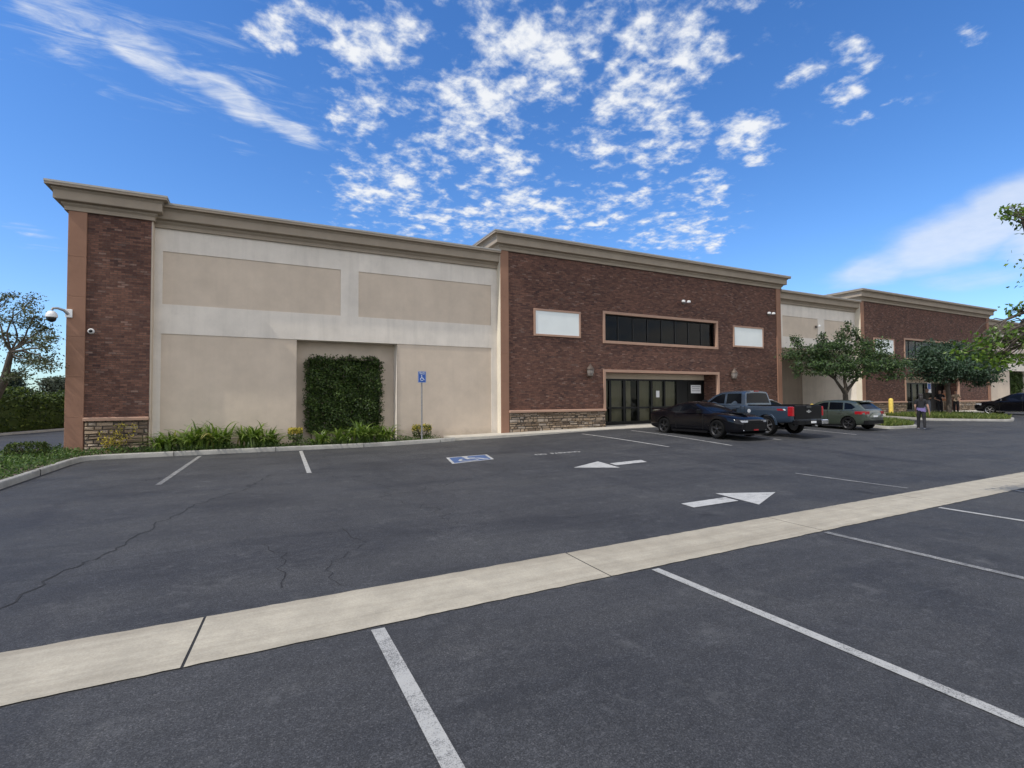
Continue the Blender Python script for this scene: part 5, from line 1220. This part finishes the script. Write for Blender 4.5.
def person(label, loc, rz, h, legs, arms, top, bottom, shoes, hair, sleeve='long', lean=0.0, look=0.0, group=None, hair_len=.0, waist=None):
    """figure facing +x; legs: (knee x, ankle x, ankle lift) per side; arms: (elbow offset, wrist offset) from the shoulder"""
    p = thing('person', label, 'person', loc, rz, group); k = h / 1.70
    V = []; E = []; RD = []
    def v(x, y, z, r, to=None):
        V.append((x * k, y * k, z * k)); RD.append(tuple(q * k for q in r) if isinstance(r, tuple) else r * k)
        if to is not None: E.append((to, len(V) - 1))
        return len(V) - 1
    pel = v(0, 0, .93, (.135, .105)); sp_ = v(lean * .4, 0, 1.10, (.115, .09), pel); ch = v(lean * .8, 0, 1.27, (.15, .105), sp_); nb = v(lean, 0, 1.41, (.075, .065), ch)
    nk = v(lean + .005, 0, 1.47, .052, nb); hd0 = v(lean + .02, 0, 1.54, (.068, .080), nk); hd1 = v(lean + .02, 0, 1.62, (.076, .094), hd0); hd2 = v(lean + .01, 0, 1.68, (.055, .066), hd1)
    v(lean + .105, 0, 1.575, .012, hd0)
    J = {}
    for s, (kx, ax, lift) in zip((1, -1), legs):
        hp = v(.0, s * .085, .88, .085, pel); kn = v(kx, s * .095, .49 + lift * .5, .058, hp); cf = v(kx * .55 + ax * .45 - .015, s * .097, .36 + lift * .8, .054, kn); an = v(ax, s * .10, .09 + lift, .040, cf); to = v(ax + .14, s * .115, .035 + lift * .6, .036, an)
        J[('leg', s)] = (hp, kn, cf, an, to)
    for s, (el, wr) in zip((1, -1), arms):
        sh = v(lean, s * .165, 1.375, .058, ch); eb = v(lean + el[0], s * (.165 + el[1]), 1.375 + el[2], .042, sh); w_ = v(lean + wr[0], s * (.165 + wr[1]), 1.375 + wr[2], .028, eb)
        d = (Vector(V[w_]) - Vector(V[eb])).normalized() / 1.0; palm = Vector(V[w_]) / k + d * .075
        pm = v(*palm, (.020, .034), w_); side = d.cross(Vector((0, 1, 0))); side = side.normalized() if side.length > .1 else Vector((1, 0, 0))
        for q, L in zip((-1.5, -.5, .5, 1.5), (.060, .072, .068, .052)):
            b = palm + d * .035 + side * q * .019; a1 = v(*b, .0095, pm); m_ = b + d * L * .6 + Vector((0, -s * .008, 0)); a2 = v(*m_, .0085, a1); e_ = m_ + d * L * .5 + Vector((0, -s * .020, 0)); v(*e_, .0075, a2)
        tb = palm - d * .02 + side * .04; t1 = v(*tb, .011, pm); t2 = tb + d * .04 + side * .016; v(*t2, .009, t1)
        J[('arm', s)] = (sh, eb, w_)
    body = skin_mesh('body', V, E, RD, M['skin'], p, 2)
    P_ = lambda i: tuple(c / k for c in V[i])
    # clothes: the body's own surface, region by region, pushed outwards
    bones = [('torso', pel, sp_), ('torso', sp_, ch), ('torso', ch, nb), ('neck', nb, nk), ('head', nk, hd0), ('head', hd0, hd1), ('head', hd1, hd2)]
    for s in (1, -1):
        hp, kn, cf, an, to = J[('leg', s)]; sh, eb, w_ = J[('arm', s)]
        bones += [('torso', ch, sh), ('upper_arm', sh, eb), ('forearm', eb, w_), ('hand', w_, w_ + 1), ('hand', w_ + 1, w_ + 4), ('hand', w_ + 1, w_ + 7), ('hand', w_ + 1, w_ + 10), ('hand', w_ + 1, w_ + 13), ('hand', w_ + 1, w_ + 15), ('hips', pel, hp), ('thigh', hp, kn), ('calf', kn, cf), ('calf', cf, an), ('foot', an, to)]
    def region(q):
        best = None
        for nm, i, j in bones:
            A, Bv = Vector(V[i]), Vector(V[j]); d = Bv - A; t = max(0, min(1, (q - A).dot(d) / max(1e-9, d.length_squared)))
            ri = RD[i] if not isinstance(RD[i], tuple) else sum(RD[i]) / 2; rj = RD[j] if not isinstance(RD[j], tuple) else sum(RD[j]) / 2
            e = (q - A - d * t).length - (ri + (rj - ri) * t)
            if best is None or e < best[0]: best = (e, nm, t)
        return best[1], best[2]
    vn = [(v_.co.copy(), v_.normal.copy()) for v_ in body.data.vertices]
    fr = [(list(f.vertices), f.center / k) + region(f.center) for f in body.data.polygons]
    def dress(name, push, mat, test):
        mb = MB(); use = {}; vs = []; fs = []
        for vi, c, nm, t in fr:
            if not test(nm, t, c): continue
            for i in vi:
                if i not in use: use[i] = len(vs); vs.append(vn[i][0] + vn[i][1] * push * k)
            fs.append([use[i] for i in vi])
        if not fs: return None
        mb.add(vs, fs, 0, True); return mb.build(name, mat, p, sharp=80)
    dress('trousers', .014, bottom, lambda nm, t, c: nm in ('hips', 'thigh') or (nm == 'calf' and c.z > .11) or (nm == 'torso' and c.z < 1.02))
    dress('shirt', .020, top, lambda nm, t, c: (nm == 'torso' and c.z > .93 and c.z < 1.43) or (nm == 'upper_arm' and (sleeve == 'long' or t < .62)) or (nm == 'forearm' and sleeve == 'long' and t < .9) or (nm == 'neck' and c.z < 1.425))
    if waist: dress('waist_jacket', .036, waist, lambda nm, t, c: nm in ('torso', 'hips', 'thigh') and .87 + .05 * math.sin(9 * c.y) < c.z < 1.03)
    dress('hair', .016, hair, lambda nm, t, c: nm == 'head' and (c.x - lean < .028 or c.z > 1.645) and c.z > 1.50)
    def garment(name, nodes, edges, mat):
        return skin_mesh(name, [tuple(c * k for c in n[0]) for n in nodes], edges, [tuple(q * k for q in n[1]) if isinstance(n[1], tuple) else n[1] * k for n in nodes], mat, p)
    for s in (1, -1):
        hp, kn, cf, an, to = J[('leg', s)]; ax, ay, az = P_(an); tx, ty, tz = P_(to)
        garment('shoe', [((ax - .04, ay, az - .03), (.050, .055)), ((ax + .04, ay, az - .045), (.050, .046)), ((tx, ty, tz + .005), (.052, .036)), ((tx + .05, ty, tz), (.038, .026))], [(0, 1), (1, 2), (2, 3)], shoes)
    if hair_len: garment('long_hair', [((lean - .05, 0, 1.58), (.080, .060)), ((lean - .075, 0, 1.50), (.085, .045)), ((lean - .085, 0, 1.54 - hair_len), (.070, .030))], [(0, 1), (1, 2)], hair)
    for s in (1, -1):
        MB().lathe([(.011 * k, 0), (.009 * k, .006), (0, .008)], 8, 0, Matrix.Translation(((lean + .094) * k, s * .030 * k, 1.60 * k)) @ Matrix.Rotation(R(90), 4, 'Y')).build('eye', M['ink'], p)
    MB().bbox((lean + .085) * k, (lean + .098) * k, -.022 * k, .022 * k, 1.535 * k, 1.543 * k, .002).build('mouth', M['lips'], p)
    return p
hang = lambda o=.04, f=.02: ((-.01, o, -.29), (f, o + .02, -.54))
lz = lot_z
person('person walking away in black with a lavender jacket tied at the waist', (28.12, 12.75, lz(28, 12.7) - .01), R(30), 1.74,
       ((.10, .14, 0), (-.04, -.16, .03)), (((.0, .05, -.28), (.12, .02, -.48)), ((-.02, .08, -.28), (.05, .13, -.53))), M['cl_black'], M['cl_black'], M['cl_grey'], M['hair_dark'], 'short', .03, 0, None, .22, M['cl_lav'])
PG = 'people under the far tree'
person('person in dark top and grey jeans, left of the far tree trunk', (40.3, 17.9, lz(40, 17.9) + .10), R(200), 1.78,
       ((.02, 0, 0), (.02, .02, 0)), (((.02, .10, -.27), (.22, .02, -.30)), hang()), M['cl_olive'], M['cl_grey'], M['cl_white'], M['hair_brown'], 'long', 0, 0, PG)
person('person all in black with white shoes, right of the far tree trunk', (41.0, 17.5, lz(41, 17.5) + .10), R(215), 1.66,
       ((.02, .0, 0), (.04, .05, 0)), (((.04, .12, -.25), (.24, -.04, -.22)), ((.02, .12, -.26), (.2, .0, -.34))), M['cl_black'], M['cl_black'], M['cl_white'], M['hair_brown'], 'short', 0, 0, PG, .12)
person('person in an orange top behind the one in black at the far entrance', (42.6, 17.9, lz(42, 17.9) + .10), R(190), 1.70,
       ((.02, .0, 0), (.02, .0, 0)), (hang(.06), hang(.06)), M['cl_orange'], M['cl_tan'], M['cl_black'], M['hair_brown'], 'short', 0, 0, PG)
person('person in a pale top and dark trousers, rightmost of the group at the far entrance', (43.4, 17.6, lz(43.4, 17.6) + .10), R(205), 1.62,
       ((.02, .0, 0), (.03, .0, 0)), (((.03, .10, -.26), (.22, .0, -.28)), hang(.06)), M['cl_tan'], M['cl_black'], M['cl_black'], M['hair_brown'], 'short', 0, 0, PG, .1)

# ------------------------------------------------------------------ sky, sun, camera
AZ, EL = 9.5, 52.0                         # sun stands to the left, a hair in front of the facade line
w = bpy.data.worlds.new('World'); S.world = w; w.use_nodes = True; nt = w.node_tree
bg = nt.nodes['Background']
sk = N(nt, 'ShaderNodeTexSky'); sk.sky_type = 'NISHITA'; sk.sun_disc = False; sk.sun_elevation = R(EL); sk.sun_rotation = R(270 - AZ)
sk.altitude = 100; sk.air_density = 1.0; sk.dust_density = SKY_DUST; sk.ozone_density = 3.0
hs = N(nt, 'ShaderNodeHueSaturation'); inp(hs, Saturation=SKY_SAT, Value=.95, Hue=SKY_HUE); nt.links.new(sk.outputs[0], hs.inputs['Color'])
tc = N(nt, 'ShaderNodeTexCoord'); sp_ = N(nt, 'ShaderNodeSeparateXYZ'); nt.links.new(tc.outputs['Generated'], sp_.inputs[0])
# the air near the horizon is a deeper blue than the model's
lowz = mth(nt, 'POWER', mth(nt, 'SUBTRACT', 1.0, mth(nt, 'MAXIMUM', sp_.outputs[2], 0.0)), 7.0)
skyc = mix(nt, lowz, hs.outputs[0], mix(nt, 1.0, hs.outputs[0], (.50, .66, .86), 'MULTIPLY'))
den = mth(nt, 'ADD', mth(nt, 'MAXIMUM', sp_.outputs[2], 0.0), .12)
qx = mth(nt, 'DIVIDE', sp_.outputs[0], den); qy = mth(nt, 'DIVIDE', sp_.outputs[1], den)
qv = N(nt, 'ShaderNodeCombineXYZ'); nt.links.new(qx, qv.inputs[0]); nt.links.new(qy, qv.inputs[1])     # the cloud deck as a plane
# slow wobble so the cloud patches lose their smooth outlines
wn = N(nt, 'ShaderNodeTexNoise'); inp(wn, Scale=7.0, Detail=3.0, Roughness=.6); nt.links.new(qv.outputs[0], wn.inputs['Vector'])
wv = N(nt, 'ShaderNodeVectorMath', operation='MULTIPLY_ADD'); nt.links.new(wn.outputs['Color'], wv.inputs[0]); wv.inputs[1].default_value = (.09, .09, 0); wv.inputs[2].default_value = (-.045, -.045, 0)
wq = N(nt, 'ShaderNodeVectorMath', operation='ADD'); nt.links.new(qv.outputs[0], wq.inputs[0]); nt.links.new(wv.outputs[0], wq.inputs[1])
acc = {0: None, 1: None, 2: None}
for cx, cy, a, b_, c_, d_, wt, kd in CL:
    sb = N(nt, 'ShaderNodeVectorMath', operation='SUBTRACT'); nt.links.new(wq.outputs[0], sb.inputs[0]); sb.inputs[1].default_value = (cx, cy, 0)
    d1 = N(nt, 'ShaderNodeVectorMath', operation='DOT_PRODUCT'); nt.links.new(sb.outputs[0], d1.inputs[0]); d1.inputs[1].default_value = (a, b_, 0)
    d2 = N(nt, 'ShaderNodeVectorMath', operation='DOT_PRODUCT'); nt.links.new(sb.outputs[0], d2.inputs[0]); d2.inputs[1].default_value = (c_, d_, 0)
    r2 = mth(nt, 'ADD', mth(nt, 'MULTIPLY', d1.outputs['Value'], d1.outputs['Value']), mth(nt, 'MULTIPLY', d2.outputs['Value'], d2.outputs['Value']))
    f = mth(nt, 'MULTIPLY', mth(nt, 'SUBTRACT', 1.5, mth(nt, 'SQRT', r2), True), wt)
    acc[kd] = f if acc[kd] is None else mth(nt, 'MAXIMUM', acc[kd], f)
def cnoise(scale, detail, rough, vec, dist=0):
    n = N(nt, 'ShaderNodeTexNoise'); inp(n, Scale=scale, Detail=detail, Roughness=rough, Distortion=dist); nt.links.new(vec, n.inputs['Vector']); return n.outputs['Fac']
mp = N(nt, 'ShaderNodeMapping'); mp.inputs['Rotation'].default_value = (0, 0, R(-70)); mp.inputs['Scale'].default_value = (1.0, 3.2, 1); nt.links.new(qv.outputs[0], mp.inputs['Vector'])
puff = cnoise(17.0, 8, .60, qv.outputs[0], .15); wisp = cnoise(5.0, 8, .66, mp.outputs[0], .6); soft = cnoise(2.2, 6, .55, qv.outputs[0])
def sstep(v, a, b_):
    n = N(nt, 'ShaderNodeMapRange'); n.interpolation_type = 'SMOOTHSTEP'; nt.links.new(v, n.inputs[0]); n.inputs[1].default_value = a; n.inputs[2].default_value = b_; return n.outputs[0]
brk = mth(nt, 'MULTIPLY', mth(nt, 'SUBTRACT', cnoise(7.5, 3, .5, qv.outputs[0]), .5), .95)
c0 = mth(nt, 'MULTIPLY', sstep(mth(nt, 'ADD', mth(nt, 'ADD', brk, mth(nt, 'MULTIPLY', acc[0], .56)), mth(nt, 'MULTIPLY', mth(nt, 'ADD', mth(nt, 'SUBTRACT', puff, .5), .36), 1.7)), .78, 1.42), .97)
c0 = mth(nt, 'MULTIPLY', c0, sstep(acc[0], .04, .24))
c1 = mth(nt, 'MULTIPLY', sstep(mth(nt, 'ADD', mth(nt, 'MULTIPLY', acc[1], .62), wisp), .71, 1.20), .84)
c2 = mth(nt, 'MULTIPLY', sstep(mth(nt, 'ADD', mth(nt, 'MULTIPLY', acc[2], .80), mth(nt, 'MULTIPLY', soft, .7)), .56, 1.22), .68)
# unseen bright cloud field added behind the photographer to fill light onto the facade
c3 = mth(nt, 'MULTIPLY', sstep(mth(nt, 'MULTIPLY', qy, -1), -.25, .35), mth(nt, 'MULTIPLY', sstep(mth(nt, 'ADD', mth(nt, 'MULTIPLY', soft, .6), mth(nt, 'MULTIPLY', puff, .4)), .38, .56), .95))
dens = mth(nt, 'MAXIMUM', mth(nt, 'MAXIMUM', c0, c1), c2)
shade = ramp(nt, mth(nt, 'ADD', mth(nt, 'MULTIPLY', dens, .6), mth(nt, 'MULTIPLY', puff, .5)), [(.2, CLOUD_LO), (.85, CLOUD_HI)])
nt.links.new(mix(nt, c3, mix(nt, dens, skyc, shade), (7.4, 7.1, 6.6)), bg.inputs['Color']); bg.inputs['Strength'].default_value = SKY_STR
sl = bpy.data.lights.new('sun', 'SUN'); sl.energy = SUN; sl.angle = R(.53); sl.color = (1, .95, .87)
so = bpy.data.objects.new('sun', sl); COL.objects.link(so)
sd = Vector((-math.cos(R(EL)) * math.cos(R(AZ)), -math.cos(R(EL)) * math.sin(R(AZ)), math.sin(R(EL))))
so.rotation_euler = sd.to_track_quat('Z', 'Y').to_euler(); so.location = sd * 50
ca = bpy.data.cameras.new('camera'); co = bpy.data.objects.new('camera', ca); COL.objects.link(co)
ca.sensor_width = 36; ca.lens = 507.0 / 1024 * 36; ca.clip_start = .05; ca.clip_end = 6000
rt, up, fw = Vector((.89302, -.449977, -.005933)), Vector((-.008034, -.029124, .999544)), Vector((.449945, .892565, .029623))
co.matrix_world = Matrix(((rt.x, up.x, -fw.x, 0), (rt.y, up.y, -fw.y, 0), (rt.z, up.z, -fw.z, 1.8), (0, 0, 0, 1)))
S.camera = co
S.view_settings.view_transform = 'Standard'; S.view_settings.look = 'None'; S.view_settings.gamma = 1; S.view_settings.exposure = EXPOSURE
w.cycles.sampling_method = 'MANUAL'; w.cycles.sample_map_resolution = 256
S.cycles.max_bounces = 6; S.cycles.diffuse_bounces = 3; S.cycles.glossy_bounces = 3; S.cycles.transparent_max_bounces = 6
S.cycles.use_adaptive_sampling = True; S.cycles.adaptive_threshold = .015; S.cycles.time_limit = 1000
